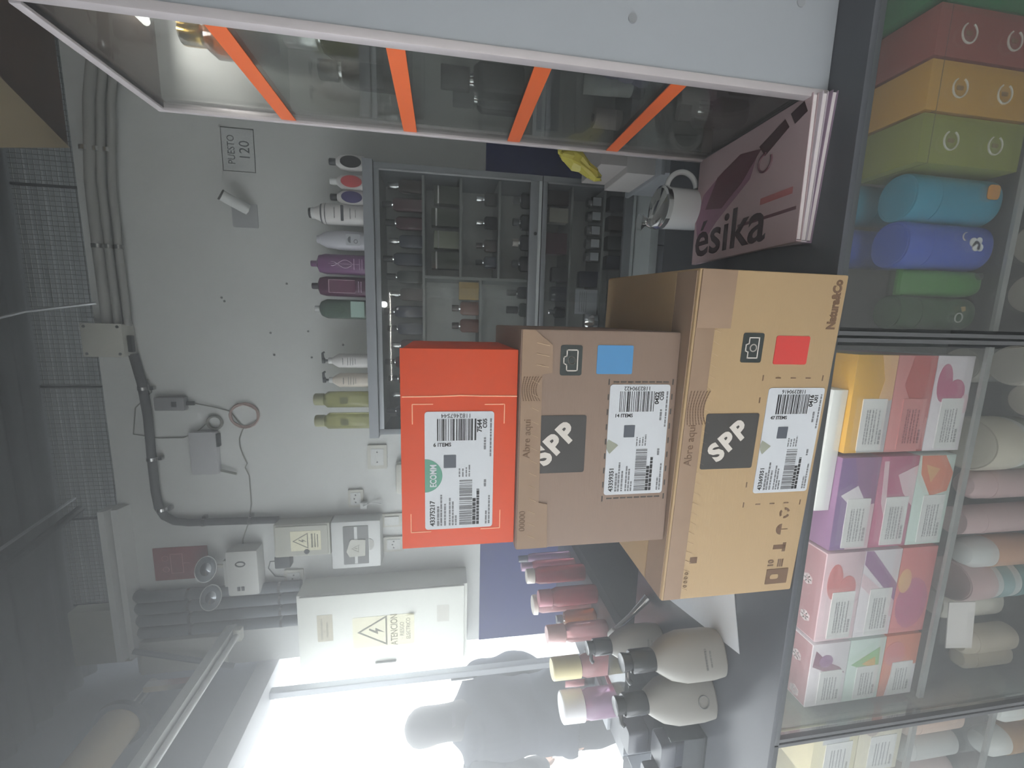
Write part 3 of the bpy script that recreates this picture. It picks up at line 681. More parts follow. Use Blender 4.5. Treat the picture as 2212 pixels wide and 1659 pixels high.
# ------------------------------------------------------------------ back cabinet: upper glazed case, lower glazed case, drawer unit
CABX0, CABX1, CF = -.50, .585, 1.78
INSIDE = mat('cabinet_interior', (186, 188, 184), .7, var=.06, scale=4)
GREYP = mat('grey_profile', (150, 154, 158), .4, metal=.35)
def glazed_case(label, z0, z1, shelf_list, dividers):
    t = thing('display_cabinet', label, 'cabinet', (0, CF, 0), 0, 'glazed cases against the back wall')
    x0, x1 = CABX0, CABX1
    bx('back_panel', x0, x1, .25, .262, z0, z1, INSIDE, t)
    for x in (x0, x1-.02): bx('side_panel', x, x+.02, .02, .25, z0, z1, GREYP, t)
    bx('floor_board', x0+.02, x1-.02, .02, .25, z0, z0+.014, INSIDE, t)
    bx('top_board', x0+.02, x1-.02, .02, .25, z1-.014, z1, INSIDE, t)
    for x in (x0, x1-.024): bx('stile', x, x+.024, .0, .02, z0, z1, GREYP, t, .002)
    bx('top_rail', x0+.024, x1-.024, .0, .02, z1-.02, z1, GREYP, t, .002)
    bx('bottom_rail', x0+.024, x1-.024, .0, .02, z0, z0+.05, GREYP, t, .002)
    bx('bright_bead', x1-.030, x1-.024, -.003, .002, z0+.05, z1-.02, ALU, t)
    bx('bright_bead', x0+.024, x1-.024, -.004, .001, z0+.002, z0+.014, mat('bright_alu', (214, 220, 220), .35, metal=.3), t)
    for a, b, z in shelf_list:
        bx('shelf', a, b, .05, .25, z-.010, z, mat('shelf_board', (140, 144, 140), .6), t)
    for x, a, b in dividers: bx('divider', x-.006, x+.006, .05, .25, a, b, mat('shelf_board', (140, 144, 140), .6), t)
    xm = .1
    bx('glass_door', x0+.024, xm+.02, .006, .010, z0+.05, z1-.02, PANE2, t)
    bx('glass_door', xm-.02, x1-.024, .012, .016, z0+.05, z1-.02, PANE2, t)
    return t
up_c = glazed_case('upper glazed wall case full of dark perfumes, below the row of shampoo bottles', 1.115, 1.785, [(CABX0+.02, CABX1-.02, 1.605), (.17, CABX1-.02, 1.452), (.17, CABX1-.02, 1.29), (CABX0+.02, .16, 1.365)], [(.165, 1.13, 1.595)])
MB().tube([(.352, -.012, 1.142), (.352, .0, 1.142)], .007, 14).build('lock', CHROME, up_c)
MB().loft([(0, .012, .012), (.006, .012, .012)], 18).build('spot_lamp', mat('lit_led', (255, 255, 255), .3, emit=6), up_c, (.045, .02, 1.757), (R(80), 0, 0))
lo_c = glazed_case('lower glazed wall case with small white jars, behind the cartons', .70, 1.112, [(CABX0+.02, CABX1-.02, .975), (CABX0+.02, CABX1-.02, .828)], [])
tag(bx('cabinet_top_shelf', CABX0-.012, CABX1+.006, CF-.012, 2.045, 1.787, 1.825, mat('grey_shelf_board', (158, 162, 168), .5), None, .002), 'long grey shelf board carrying the row of shampoo bottles', 'shelf')
t = thing('drawer_unit', 'grey-white drawer unit under the glazed cases, partly behind the mug', 'cabinet', (0, 1.66, 0))
bx('body', CABX0, CABX1, .02, .38, .08, .66, LAMIN, t, .002)
bx('ledge', CABX0, CABX1, -.02, .38, .66, .695, mat('bright_ledge', (220, 228, 228), .4), t, .003)
for k in range(4):
    a = CABX0+.004+k*.271
    d = bx('drawer', a, a+.265, 0, .02, .53, .655, LAMIN, t, .002)
    MB().tube([(a+.15, -.004, .605), (a+.15, .0, .605)], .008, 14).build('lock', STEEL, d)
    MB().box(a+.1485, a+.1515, -.0046, -.0038, .600, .610).build('keyhole', BLACK, d)
bx('lower_front', CABX0+.004, CABX1-.004, 0, .02, .09, .525, BLACKM, t, .002)

# contents of the upper case
G = 'perfumes in the upper wall case'
DARKS = [mat('dark_wine_glass', (84, 44, 54), .2), mat('dark_slate_glass', (62, 66, 78), .2), mat('dark_brown_glass', (74, 62, 58), .2), mat('dark_green_glass', (58, 66, 62), .2), NAVY]
nm5 = ['wine red', 'slate grey', 'brown', 'dark green', 'navy']
pos = ['closest to the blue wall strip', 'second from the blue wall strip', 'third from the blue wall strip', 'fourth from the blue wall strip', 'fifth from the blue wall strip', 'sixth from the blue wall strip', 'seventh from the blue wall strip', 'under the green-labelled bottle', 'just beside the lamp glint', 'above the orange carton edge', 'above the orange carton tear line', 'above the orange carton barcode', 'above the orange carton label', 'last one over the orange carton']
order = [2, 0, 0, 1, 1, 3, 2, 4, 1, 0, 0, 2, 1, 1]
for k in range(14):
    x = .53-.073*k
    hb = .095+.012*((k*5) % 3)
    perfume('perfume_bottle', 'tall '+nm5[order[k]]+' perfume on the top wall-case shelf, '+pos[k], 'perfume', (x, 1.885, 1.6055), 0, .026, .02, hb, .038, .013, DARKS[order[k]], BLACK if k % 3 else STEEL, 5, group=G)
ords = ['nearest the side', 'second from the side', 'third from the side', 'fourth from the side']
GREENB = mat('dull_green_carton', (70, 76, 62), .5)
for k, x in enumerate((.505, .415, .325, .24)):
    carton('perfume_carton', ('sage' if k == 2 else 'dull green')+' perfume carton on the second wall-case shelf, '+ords[k], (x, 1.89, 1.4525), (.07, .05, .105+.01*(k % 2)), GREENB if k != 2 else mat('sage_carton', (128, 132, 112), .5), 0, 'cartons on the second shelf of the wall case', (STEEL, .8, .86))
for k, (x, c, cp) in enumerate(((.50, SMOKE, CHROME), (.405, mat('black_glass', (34, 34, 40), .12), STEEL), (.31, DARKS[2], DARKS[2]), (.24, DARKS[1], BLACK))):
    perfume('perfume_bottle', ['clear smoked perfume with chrome cap', 'round black perfume with steel collar', 'brown perfume with brown cap', 'slate perfume with black cap'][k]+' on the third wall-case shelf, '+ords[k], 'perfume', (x, 1.875, 1.2905), 0, .026, .018, .055, .028, .012, c, cp, 3 if k else 6, group=G)
for k, x in enumerate((.505, .415, .33, .24)):
    perfume('perfume_bottle', 'low black perfume on the wall-case floor, '+ords[k], 'perfume', (x, 1.87, 1.1295), 0, .034, .02, .06, .026, .016, mat('black_glass', (34, 34, 40), .12), DGREY if k != 2 else PALE, 2.4, group=G)
carton('perfume_carton', 'mustard yellow perfume carton in the wall case beside the divider', (.115, 1.885, 1.3655), (.075, .05, .085), mat('mustard_carton', (188, 156, 84), .5), 0, 'cartons by the wall-case divider')
for k, x in enumerate((.04, -.035)):
    perfume('perfume_bottle', 'reddish brown flask with silver collar beside the mustard carton, '+('first' if not k else 'second')+' from it', 'perfume', (x, 1.875, 1.3655), 0, .03, .02, .08, .03, .014, mat('russet_glass', (120, 76, 60), .2), DARKS[2], 4, group=G)
perfume('perfume_bottle', 'square black perfume with black cap on the case floor, beside the divider', 'perfume', (.115, 1.87, 1.1295), 0, .026, .022, .065, .04, .014, mat('black_glass', (34, 34, 40), .12), BLACK, 8, group=G)
perfume('perfume_bottle', 'dark green perfume with ornate cap on the case floor, right above the grey-brown carton', 'perfume', (.04, 1.87, 1.1295), 0, .03, .02, .055, .05, .016, DARKS[3], BLACK, 2, group=G)
# contents of the lower case
for k, x in enumerate((.515, .455, .395, .34, .283)):
    q = thing('cream_jar', 'square clear jar with white label, lower wall case, '+(ords+['fifth from the side'])[k], 'jar', (x, 1.86, .8285), 0, 'clear jars in the lower wall case')
    MB().loft([(0, .022, .022), (.05, .022, .022)], 20, 8).build('body', CLEAR, q)
    MB().loft([(.05, .020, .020), (.066, .020, .020)], 18).build('lid', STEEL, q)
    plate('jar_label', -.017, .017, .008, .046, -.0225, LABELW, q, .002, .0006)
for k, (x, m2, l) in enumerate(((.20, BLACK, 'rounded black case on the upper shelf of the lower wall case, farther from the cartons'), (.115, NAVY, 'rounded navy case on the upper shelf of the lower wall case, nearer the cartons'))):
    q = thing('compact_case', l, 'case', (x, 1.86, .9755), 0, 'rounded cases in the lower wall case')
    MB().loft([(0, .030, .02), (.004, .033, .022), (.066, .033, .022), (.07, .03, .02)], 24, 5).build('body', m2, q)
    MB().box(-.0332, .0332, -.0224, -.0215, .034, .0355).build('seam', DGREY, q)
perfume('perfume_bottle', 'black bow-topped perfume in the lower wall case beside the grey-brown carton', 'perfume', (.035, 1.86, .9755), 0, .026, .02, .05, .022, .012, mat('black_glass', (34, 34, 40), .12), CHROME, 2, group='perfumes in the lower wall case')
carton('perfume_carton', 'beige carton on the upper shelf of the lower wall case', (.455, 1.89, .9755), (.06, .05, .085), mat('dull_beige_carton', (170, 166, 152), .6))
carton('perfume_carton', 'dark brown carton on the upper shelf of the lower wall case', (.525, 1.89, .9755), (.06, .05, .095), DARKS[2])
carton('perfume_carton', 'wine carton in the middle of the upper shelf of the lower wall case', (.335, 1.89, .9755), (.09, .05, .095), DARKS[0])
carton('perfume_carton', 'navy carton beside the white price card in the lower wall case', (.185, 1.87, .8285), (.07, .04, .085), NAVY)
t = thing('price_card', 'white printed price card leaning in the lower wall case', 'card', (.085, 1.845, .8285))
bx('card_sheet', -.055, .055, 0, .002, 0, .10, LABELW, t, 0, (0, 0, 0), (R(-8), 0, 0))
lines('card_print', [(-.045, .045, z, .003) for z in (.085, .075, .065, .055)], -.0095, GREYINK, t)
t = thing('foil_pouch', 'crinkled silver foil pouch in the lower wall case beside the carton', 'pouch', (.0, 1.83, .8285))
rnd = random.Random(5); mb = MB().loft([(0, .03, .014), (.02, .032, .016), (.045, .028, .010), (.06, .030, .003)], 16); mb.v = [tuple(c+rnd.uniform(-.003, .003) for c in v[:2])+(v[2],) for v in mb.v]
mb.build('pouch_body', CHROME, t, angle=10); bx('seal', -.03, .03, -.002, .002, .058, .068, STEEL, t)
for k in range(4):
    carton('perfume_carton', 'dark carton on the floor of the lower wall case, '+ords[k], (.52-.085*k, 1.88, .7145), (.06, .05, .075), DARKS[(k+1) % 5], 0, 'dark cartons on the floor of the lower wall case')

# row of shampoo bottles on the long shelf
Gs = 'toiletry bottles on the long shelf'
SZ = 1.8252
def oval(x, label, col, capc):
    t = thing('lotion_bottle', label, 'bottle', (x, 1.855, SZ), 0, Gs)
    MB().loft([(0, .022, .014), (.004, .028, .017), (.06, .031, .018), (.095, .026, .016), (.112, .012, .010)], 28, 2.2).build('body', mat('white_hdpe', (232, 230, 228), .4), t)
    mb = MB(); pts = [(.0225*math.cos(R(k*15)), .054+.040*math.sin(R(k*15))) for k in range(24)]
    mb.prism(pts, -.0195, -.0165).build('oval_panel', col, t, bevel=.0008)
    MB().loft([(.112, .011, .010), (.114, .013, .011), (.135, .013, .011), (.138, .011, .009)], 20).build('cap', capc, t)
oval(.595, 'white bottle with black oval panel, at the showcase end of the long shelf', mat('black_panel', (52, 52, 54), .4), DGREY)
oval(.522, 'white bottle with coral red oval panel on the long shelf', mat('coral_panel', (216, 92, 96), .4), WHITE)
oval(.463, 'white bottle with indigo oval panel on the long shelf', mat('indigo_panel', (78, 70, 124), .4), DGREY)
t = thing('lotion_bottle', 'tall white bottle with dark bands on the long shelf', 'bottle', (.398, 1.86, SZ), 0, Gs)
MB().loft([(0, .036, .03), (.004, .040, .033), (.165, .040, .033), (.185, .028, .026), (.2, .022, .022)], 28, 2.3).build('body', mat('white_hdpe', (232, 230, 228), .4), t)
MB().loft([(.155, .0404, .0334), (.175, .0365, .031)], 28, 2.3).build('shoulder_band', mat('band_grey', (96, 98, 104), .4), t)
plate('front_band', -.03, .03, .085, .096, -.0332, mat('band_grey', (96, 98, 104), .4), t, .002, .001)
MB().loft([(.2, .022, .022), (.212, .022, .022)], 20).build('cap_collar', WHITE, t); MB().loft([(.212, .020, .020), (.222, .019, .019)], 20).build('cap', DGREY, t)
lines('print', [(-.02, .02, .06, .003), (-.02, .02, .12, .003), (-.015, .015, .04, .002)], -.0338, GREYINK, t)
t = thing('lotion_bottle', 'rounded white bottle with grey drop logo on the long shelf', 'bottle', (.298, 1.86, SZ), 0, Gs)
MB().loft([(0, .032, .026), (.005, .037, .03), (.10, .038, .03), (.16, .032, .026), (.185, .018, .016)], 28, 2.2).build('body', mat('pearl_hdpe', (214, 214, 222), .35), t)
plate('label_panel', -.022, .022, .025, .08, -.0305, LABELW, t, .004, .0008)
MB().prism([(.013*math.cos(R(k*20)), .062+.011*math.sin(R(k*20))) for k in range(10)], -.0322, -.0313).build('drop_logo', mat('logo_grey', (110, 112, 120), .5), t)
MB().tube([(-.006+.007*math.cos(R(k*30)), -.0318, .042+.007*math.sin(R(k*30))) for k in range(13)], .0012, 6).build('ring_logo', mat('logo_grey', (110, 112, 120), .5), t)
MB().loft([(.185, .016, .015), (.196, .015, .014)], 18).build('cap', mat('pearl_hdpe', (214, 214, 222), .35), t)
def litre(x, label, col, capc, lab):
    t = thing('shampoo_bottle', label, 'bottle', (x, 1.86, SZ), 0, Gs)
    MB().loft([(0, .036, .03), (.004, .040, .033), (.165, .040, .033), (.19, .034, .029), (.2, .014, .014)], 28, 2.8).build('body', col, t)
    MB().loft([(.2, .012, .012), (.203, .0125, .0125), (.222, .0125, .0125), (.224, .011, .011)], 18).build('cap', capc, t)
    return t
t = litre(.202, 'mauve litre shampoo bottle with pale flourish print on the long shelf', mat('mauve_hdpe', (128, 86, 130), .3), mat('mauve_hdpe', (128, 86, 130), .3), 0)
mb = MB(); PP = mat('pale_mauve_print', (206, 180, 206), .5)
for s in (-1, 1):
    mb.tube([(s*(.004+.012*math.sin(k*.5)), -.0335, .06+.008*k) for k in range(11)], .0016, 6)
mb.box(-.022, .022, -.0338, -.0334, .05, .053).box(-.001, .001, -.0338, -.0334, .03, .15).build('flourish_print', PP, t)
lines('print', [(-.022, .022, .03, .003), (-.022, .022, .02, .003)], -.0338, PP, t)
t = litre(.113, 'dark purple litre shampoo bottle with framed label on the long shelf', mat('dark_purple_hdpe', (88, 40, 74), .28), mat('dark_cap', (52, 42, 54), .4), 1)
mb = MB().box(-.026, .026, -.0342, -.0334, .15, .1525).box(-.026, -.0245, -.0342, -.0334, .05, .15).box(.0245, .026, -.0342, -.0334, .05, .15); mb.build('label_frame', mat('pale_pink_print', (220, 190, 205), .5), t)
plate('label_panel', -.0245, .0245, .05, .15, -.0334, mat('wine_label', (112, 62, 92), .5), t, .002, .0004)
lines('print', [(-.022, .022, .036, .003), (-.022, .022, .026, .003)], -.0338, PP, t)
t = thing('shampoo_bottle', 'clear greenish bottle with leaf print and mint label on the long shelf', 'bottle', (.022, 1.86, SZ), 0, Gs)
MB().loft([(0, .036, .03), (.004, .040, .033), (.165, .040, .033), (.188, .030, .026), (.198, .013, .013)], 28, 2.8).build('body', glass('green_gel', (150, 172, 158), refl=.9, body=.5, bodycol=(120, 140, 128)), t)
plate('label_panel', -.032, .032, .016, .07, -.0332, mat('mint_label', (176, 204, 194), .5), t, .002, .0006)
mb = MB()
for k in range(5):
    a = R(30+30*k); mb.prism([(0, .08), (.02*math.cos(a)-.004, .08+.05*math.sin(a)), (.026*math.cos(a), .08+.07*math.sin(a)), (.02*math.cos(a)+.004, .08+.045*math.sin(a))], -.0336, -.0330)
mb.build('leaf_print', mat('leaf_print', (78, 100, 84), .5), t, smooth=False)
MB().loft([(.198, .012, .012), (.216, .012, .012)], 18).build('cap', glass('frosted_cap', (220, 225, 222), refl=.8, body=.5), t)
def pumpw(x, label, col):
    t = thing('soap_dispenser', label, 'dispenser', (x, 1.86, SZ), 0, Gs)
    MB().loft([(0, .026, .024), (.004, .030, .027), (.13, .030, .027), (.150, .018, .018), (.158, .012, .012)], 24, 2.3).build('body', col, t)
    MB().loft([(.158, .013, .013), (.172, .013, .013)], 18).build('collar', WHITE, t)
    p = MB().loft([(.172, .005, .005), (.186, .005, .005), (.188, .012, .010), (.198, .012, .010)], 16).build('pump', DGREY, t)
    MB().tube([(.008, 0, .195), (.03, 0, .196), (.036, 0, .188)], [.006, .005, .004], 8).build('nozzle', DGREY, p)
    lines('print', [(-.014, .014, .11, .003), (-.016, .016, .09, .0022), (-.016, .016, .08, .0022), (-.016, .016, .07, .0022), (-.012, .012, .06, .0022)], -.0275, GREYINK, t)
pumpw(-.194, 'white pump dispenser on the long shelf, beside the empty gap', mat('white_hdpe', (232, 230, 228), .4))
pumpw(-.277, 'cream pump dispenser on the long shelf, beside the pale yellow bottles', mat('cream_hdpe', (230, 220, 206), .4))
YEL = glass('pale_yellow_oil', (240, 240, 200), refl=.9, body=.45, bodycol=(196, 196, 140))
for x, l in ((-.361, 'clear pale yellow oil bottle on the long shelf, next to the cream dispenser'), (-.455, 'clear pale yellow oil bottle at the electrical-box end of the long shelf')):
    t = thing('oil_bottle', l, 'bottle', (x, 1.86, SZ), 0, Gs)
    MB().loft([(0, .030, .027), (.004, .034, .03), (.18, .034, .03), (.19, .026, .024), (.196, .022, .022)], 24, 3.5).build('body', YEL, t)
    MB().loft([(.196, .024, .024), (.198, .026, .026), (.232, .026, .026), (.236, .023, .023)], 24).build('cap', mat('tan_cap', (176, 176, 140), .35), t)
    plate('label_panel', -.014, .014, .095, .127, -.0302, mat('olive_label', (120, 122, 84), .5), t, .002, .0006)

# ------------------------------------------------------------------ things on the wall
WY = 2.05
t = thing('stall_sign', 'hand-lettered sign PUESTO 120 in a thin black frame on the wall', 'sign', (.672, WY, 2.37))
plate('sign_board', -.086, .086, -.064, .064, 0, mat('sign_paper', (226, 229, 228), .7), t, .001, .003)
mb = MB()
for a in ((-.086, .086, .0615, .064), (-.086, .086, -.064, -.0615), (-.086, -.0835, -.064, .064), (.0835, .086, -.064, .064)): mb.box(a[0], a[1], -.0036, -.003, a[2], a[3])
mb.build('sign_frame', INK, t, smooth=False)
text('sign_word', 'PUESTO', .040, mat('marker_ink', (96, 104, 108), .6), t, (0, -.0033, .026), sx=.8)
text('sign_number', '120', .058, mat('marker_ink', (96, 104, 108), .6), t, (.0, -.0033, -.026), sx=.9)
t = thing('security_camera', 'small white bullet security camera with black lens on the wall', 'camera', (.43, WY, 2.36))
plate('mount_plate', -.07, .03, -.05, .05, 0, mat('mount_grey', (190, 192, 194), .5), t, .006, .008)
MB().tube([(.0, -.006, -.01), (.01, -.04, .0), (.015, -.055, .015)], .010, 10).build('arm', WHITE, t)
MB().tube([(-.005, -.045, -.03), (.035, -.095, .045)], .022, 20).build('camera_body', WHITE, t)
MB().tube([(.035, -.095, .045), (.038, -.098, .050)], .0225, 20).build('lens', BLACK, t)
t = thing('junction_box', 'grey-white square junction box at the wall top where the pipes meet', 'box', (-.13, WY, 2.905))
bx('case', -.066, .066, -.07, 0, -.072, .072, OFFW, t, .004); bx('cover', -.069, .069, -.078, -.07, -.075, .075, OFFW, t, .003)
mb = MB()
for x in (-.056, .056):
    for z in (-.06, .06): mb.tube([(x, -.0795, z), (x, -.077, z)], .006, 10)
mb.build('screws', DGREY, t)
bx('side_latch', -.05, .02, -.055, -.035, -.092, -.074, DGREY, t, .004)
for i, (z, l, r) in enumerate(((2.905, 'uppermost pale pipe of the three along the wall top', .020), (2.868, 'middle pale pipe of the three along the wall top', .014), (2.832, 'lowest pale pipe of the three along the wall top', .013))):
    t = thing('wall_pipe', l, 'pipe', (0, 2.02, z), 0, 'pipes along the wall top')
    MB().tube([(-.07, -.005, 0), (.2, -.005, .002), (.5, -.005, .0), (.8, -.006, -.03), (.95, -.006, -.06), (1.28, -.006, -.075)], r, 12).build('run', PIPE, t)
    for x in (.25, .62): MB().tube([(x-.008, -.005, 0), (x+.008, -.005, 0)], r+.004, 12).build('clamp', STEEL, t)
t = thing('conduit_hose', 'dark flexible conduit bending down from the junction box to the meter box', 'conduit', (0, 2.03, 0))
MB().tube([(-.19, -.005, 2.832), (-.32, -.005, 2.812), (-.47, -.005, 2.803), (-.64, -.005, 2.806), (-.81, -.005, 2.806), (-.89, -.005, 2.800), (-.935, -.005, 2.78), (-.962, -.005, 2.74), (-.972, -.005, 2.68), (-.974, -.005, 2.55), (-.98, -.005, 2.30)], .017, 14).build('hose', HOSE, t)
for x, z, v in ((-.34, 2.81, 0), (-.66, 2.806, 0), (-.9, 2.79, 0), (-.973, 2.62, 1), (-.976, 2.42, 1)):
    MB().tube([(x-.007*(1-v), -.005, z-.007*v), (x+.007*(1-v), -.005, z+.007*v)], .0205, 12).build('clip', STEEL, t)
    bx('clip_tab', x-.008+.02*v, x+.008+.02*v, -.004, .018, z-.03*(1-v)-.008, z-.03*(1-v)+.008, STEEL, t)
t = thing('router', 'white flat router box with stub antenna on the wall', 'router', (-.64, WY, 2.592))
bx('case', -.1, .1, -.035, 0, -.055, .055, mat('pale_router', (205, 205, 208), .45), t, .005); bx('port_strip', .03, .09, -.03, -.006, -.064, -.055, DGREY, t)
MB().tube([(-.085, -.02, -.06), (-.105, -.02, -.125)], .006, 8).build('antenna', mat('antenna_grey', (150, 152, 142), .5), t)
t = thing('power_adapter', 'small grey power adapter hanging above the router cable', 'adapter', (-.41, WY, 2.71))
bx('case', -.03, .03, -.035, 0, -.06, .06, mat('adapter_grey', (150, 150, 152), .5), t, .006); bx('socket_holes', -.012, .012, -.0365, -.035, -.03, -.01, DGREY, t)
bx('strain_relief', -.008, .008, -.02, -.008, -.09, -.06, DGREY, t)
CAB = mat('grey_cable', (130, 130, 122), .6); PCAB = mat('pinkish_cable', (186, 160, 152), .6)
tag(MB().tube([(-.47+.055*math.cos(a)+.004*math.sin(a*2.3), WY-.008-.001*a/6, 2.42+.06*math.sin(a)+.004*math.cos(a*1.7)) for a in [R(20*k) for k in range(60)]], .0035, 6).build('cable_coil', PCAB), 'pinkish coiled cable hanging beside the router', 'cable')
tag(MB().tube([(-.50+.03*math.cos(R(20*k)), WY-.012, 2.545+.03*math.sin(R(20*k))) for k in range(19)], .006, 8).build('cable_ring', CAB), 'grey ring of tied cable between the router and the coil', 'cable')
tag(MB().tube([(-.41, WY-.012, 2.62), (-.43, WY-.008, 2.54), (-.45, WY-.006, 2.48), (-.53, WY-.006, 2.43), (-.58, WY-.006, 2.45), (-.62, WY-.006, 2.45), (-.66, WY-.006, 2.44), (-.70, WY-.006, 2.425), (-.72, WY-.006, 2.435), (-.76, WY-.006, 2.42), (-.9, WY-.006, 2.42), (-1.0, WY-.004, 2.44), (-1.08, WY-.004, 2.47), (-1.12, WY-.01, 2.47)], .0025, 6).build('wall_cable', CAB),
    'thin grey cable wandering across the wall from the adapter to the emergency light', 'cable')
tag(MB().tube([(-.30, WY-.006, 2.80), (-.36, WY-.006, 2.79), (-.43, WY-.006, 2.86), (-.55, WY-.006, 2.88), (-.57, WY-.006, 2.78), (-.57, WY-.006, 2.68), (-.54, WY-.006, 2.62), (-.50, WY-.01, 2.575)], .0025, 6).build('wall_cable', CAB), 'thin grey cable looping up over the dark conduit beside the adapter', 'cable')
def outlet(x, z, label, holes=2, w2=.045, h2=.036, y=WY):
    t = thing('wall_outlet', label, 'outlet', (x, y, z))
    plate('frame', -w2, w2, -h2, h2, 0, OFFW, t, .005, .012); plate('insert', -w2*.7, w2*.7, -h2*.65, h2*.65, -.012, WHITE, t, .003, .002)
    mb = MB()
    for s in ((-1, 1) if holes == 2 else (-1, 0, 1)): mb.tube([(s*w2*.42, -.0145, .006 if s == 0 else 0), (s*w2*.42, -.0138, .006 if s == 0 else 0)], .004, 8)
    mb.build('pin_holes', BLACK, t)
    return t
outlet(-.685, 1.838, 'framed wall outlet between the shampoo shelf and the orange carton', 2, .06, .046)
outlet(-.895, 1.945, 'wall outlet with a white plug, above the breaker box', 3)
t = thing('plug', 'white plug in the outlet above the breaker box', 'plug', (-.925, WY-.0146, 1.905)); bx('plug_body', -.016, .016, -.022, 0, -.016, .016, WHITE, t, .003)
MB().tube([(0, -.022, 0), (.01, -.04, -.01), (.02, -.03, -.04), (.0, -.006, -.08)], .003, 6).build('cord', WHITE, t)
outlet(-1.15, 1.768, 'wall outlet below the breaker box, at the corner of the orange carton', 3, .04, .05)
t = thing('light_switch', 'white rocker switch below the breaker box', 'switch', (-1.02, WY, 1.775)); plate('frame', -.035, .035, -.06, .06, 0, OFFW, t, .004, .012); plate('rocker', -.022, .022, -.035, .035, -.012, WHITE, t, .003, .006)
t = thing('plastic_housing', 'rounded white plastic housing partly hidden behind the orange carton', 'housing', (-.78, WY, 1.66)); bx('case', -.09, .07, -.05, 0, -.08, .09, OFFW, t, .02); MB().tube([(-.09, -.03, .04), (-.11, -.02, .02), (-.112, -.01, -.06)], .004, 6).build('cord', DGREY, t)
# meter box
YLAB = mat('yellow_sticker', (246, 242, 212), .5, var=.03)
def warn(parent, cx, cz, s, y):
    tri = MB()
    P3 = [Vector((cx, cz+s)), Vector((cx-s*.95, cz-s*.65)), Vector((cx+s*.95, cz-s*.65))]; c = sum(P3, Vector((0, 0)))/3
    for k in range(3):
        a, b = P3[k], P3[(k+1) % 3]; tri.prism([tuple(a), tuple(b), tuple(b.lerp(c, .16)), tuple(a.lerp(c, .16))], y-.0004, y)
    tri.build('warning_triangle', mat('warn_grey', (124, 122, 104), .6), parent, smooth=False)
    MB().prism([(cx+s*.1, cz+s*.35), (cx-s*.2, cz-s*.15), (cx, cz-s*.12), (cx-s*.1, cz-s*.5), (cx+s*.22, cz+.0), (cx+s*.02, cz+.0), (cx+s*.2, cz+s*.33)], y-.0004, y).build('warning_bolt', mat('warn_grey', (124, 122, 104), .6), parent, smooth=False)
t = thing('meter_box', 'small cream meter box with pale warning sticker, below the dark conduit', 'box', (-1.065, WY, 2.18))
bx('case', -.082, .082, -.075, 0, -.125, .125, mat('cream_grey', (196, 196, 184), .5), t, .005)
d = plate('door', -.074, .074, -.115, .115, -.075, mat('cream_grey', (196, 196, 184), .5), t, .006, .006)
st = plate('sticker', -.05, .05, -.085, .05, -.0815, YLAB, t, .002, .0006); warn(t, .0, -.0, .042, -.0822)
lines('sticker_print', [(-.035, .035, -.045, .008), (-.035, .035, -.058, .005), (-.035, .03, -.07, .005)], -.0822, mat('warn_grey', (124, 122, 104), .6), t)
MB().tube([(-.055, -.085, -.02), (-.055, -.08, -.02)], .012, 14).build('lock', DGREY, t)
# breaker box
t = thing('breaker_box', 'white breaker box with dark window and torn warning sticker', 'box', (-1.10, WY, 1.935))
bx('case', -.122, .122, -.085, 0, -.115, .115, WHITE, t, .012)
wn = plate('window', -.098, .098, -.058, .058, -.085, mat('dark_window', (110, 112, 110), .25), t, .003, .003)
MB().box(-.095, .095, -.0895, -.088, -.007, .007).build('breaker_rail', WHITE, t)
MB().prism([(-.055, -.042), (.028, -.045), (.032, .02), (.02, .028), (-.03, .044), (-.058, .03)], -.0925, -.090).build('torn_sticker', mat('torn_paper', (214, 214, 204), .7), t, smooth=False)
warn(t, -.015, .0, .02, -.0926)
MB().prism([(.03*math.cos(R(k*20)), -.062+.022*math.sin(R(-k*20))) for k in range(10)], -.0875, -.085).build('thumb_notch', mat('notch_grey', (190, 190, 184), .5), t, smooth=False)
# big electrical cabinet
eb = thing('electrical_cabinet', 'large cream electrical cabinet with ATENCION sticker beside the street opening', 'cabinet', (-1.50, WY, 1.80))
bx('case', -.222, .19, -.14, 0, -.40, .40, CREAM, eb, .004)
dr = bx('door', -.218, .186, -.152, -.14, -.385, .385, CREAM, eb, .004)
yy = -.1522
plate('sticker', -.105, .06, -.14, .15, yy, YLAB, eb, .008, .0006); warn(eb, -.02, .045, .085, yy-.0007)
WG = mat('warn_grey2', (140, 134, 100), .6)
text('sticker_word', 'ATENCION', .046, WG, eb, (-.02, yy-.0008, -.045), sx=.72, bold=.0005)
text('sticker_word', 'RIESGO', .028, WG, eb, (-.02, yy-.0008, -.082), sx=.8)
text('sticker_word', 'ELECTRICO', .028, WG, eb, (-.02, yy-.0008, -.112), sx=.8)
MB().prism([(.03, -.14), (.06, -.14), (.06, -.10)], yy-.012, yy-.0105).build('curled_corner', YLAB, eb, (0, 0, 0), (0, 0, 0), smooth=False)
plate('name_plate', -.05, .09, .24, .31, yy, mat('faint_plate', (206, 200, 178), .6), eb, .002, .0005)
lines('plate_print', [(-.04, .07, .29, .008), (-.03, .05, .265, .008)], yy-.0006, mat('faint_print', (176, 172, 150), .6), eb)
plate('blank_plate', .0, .09, -.31, -.25, yy, OFFW, eb, .002, .0005)
bx('handle', -.2, -.19, -.165, -.152, -.05, .05, STEEL, eb, .002)
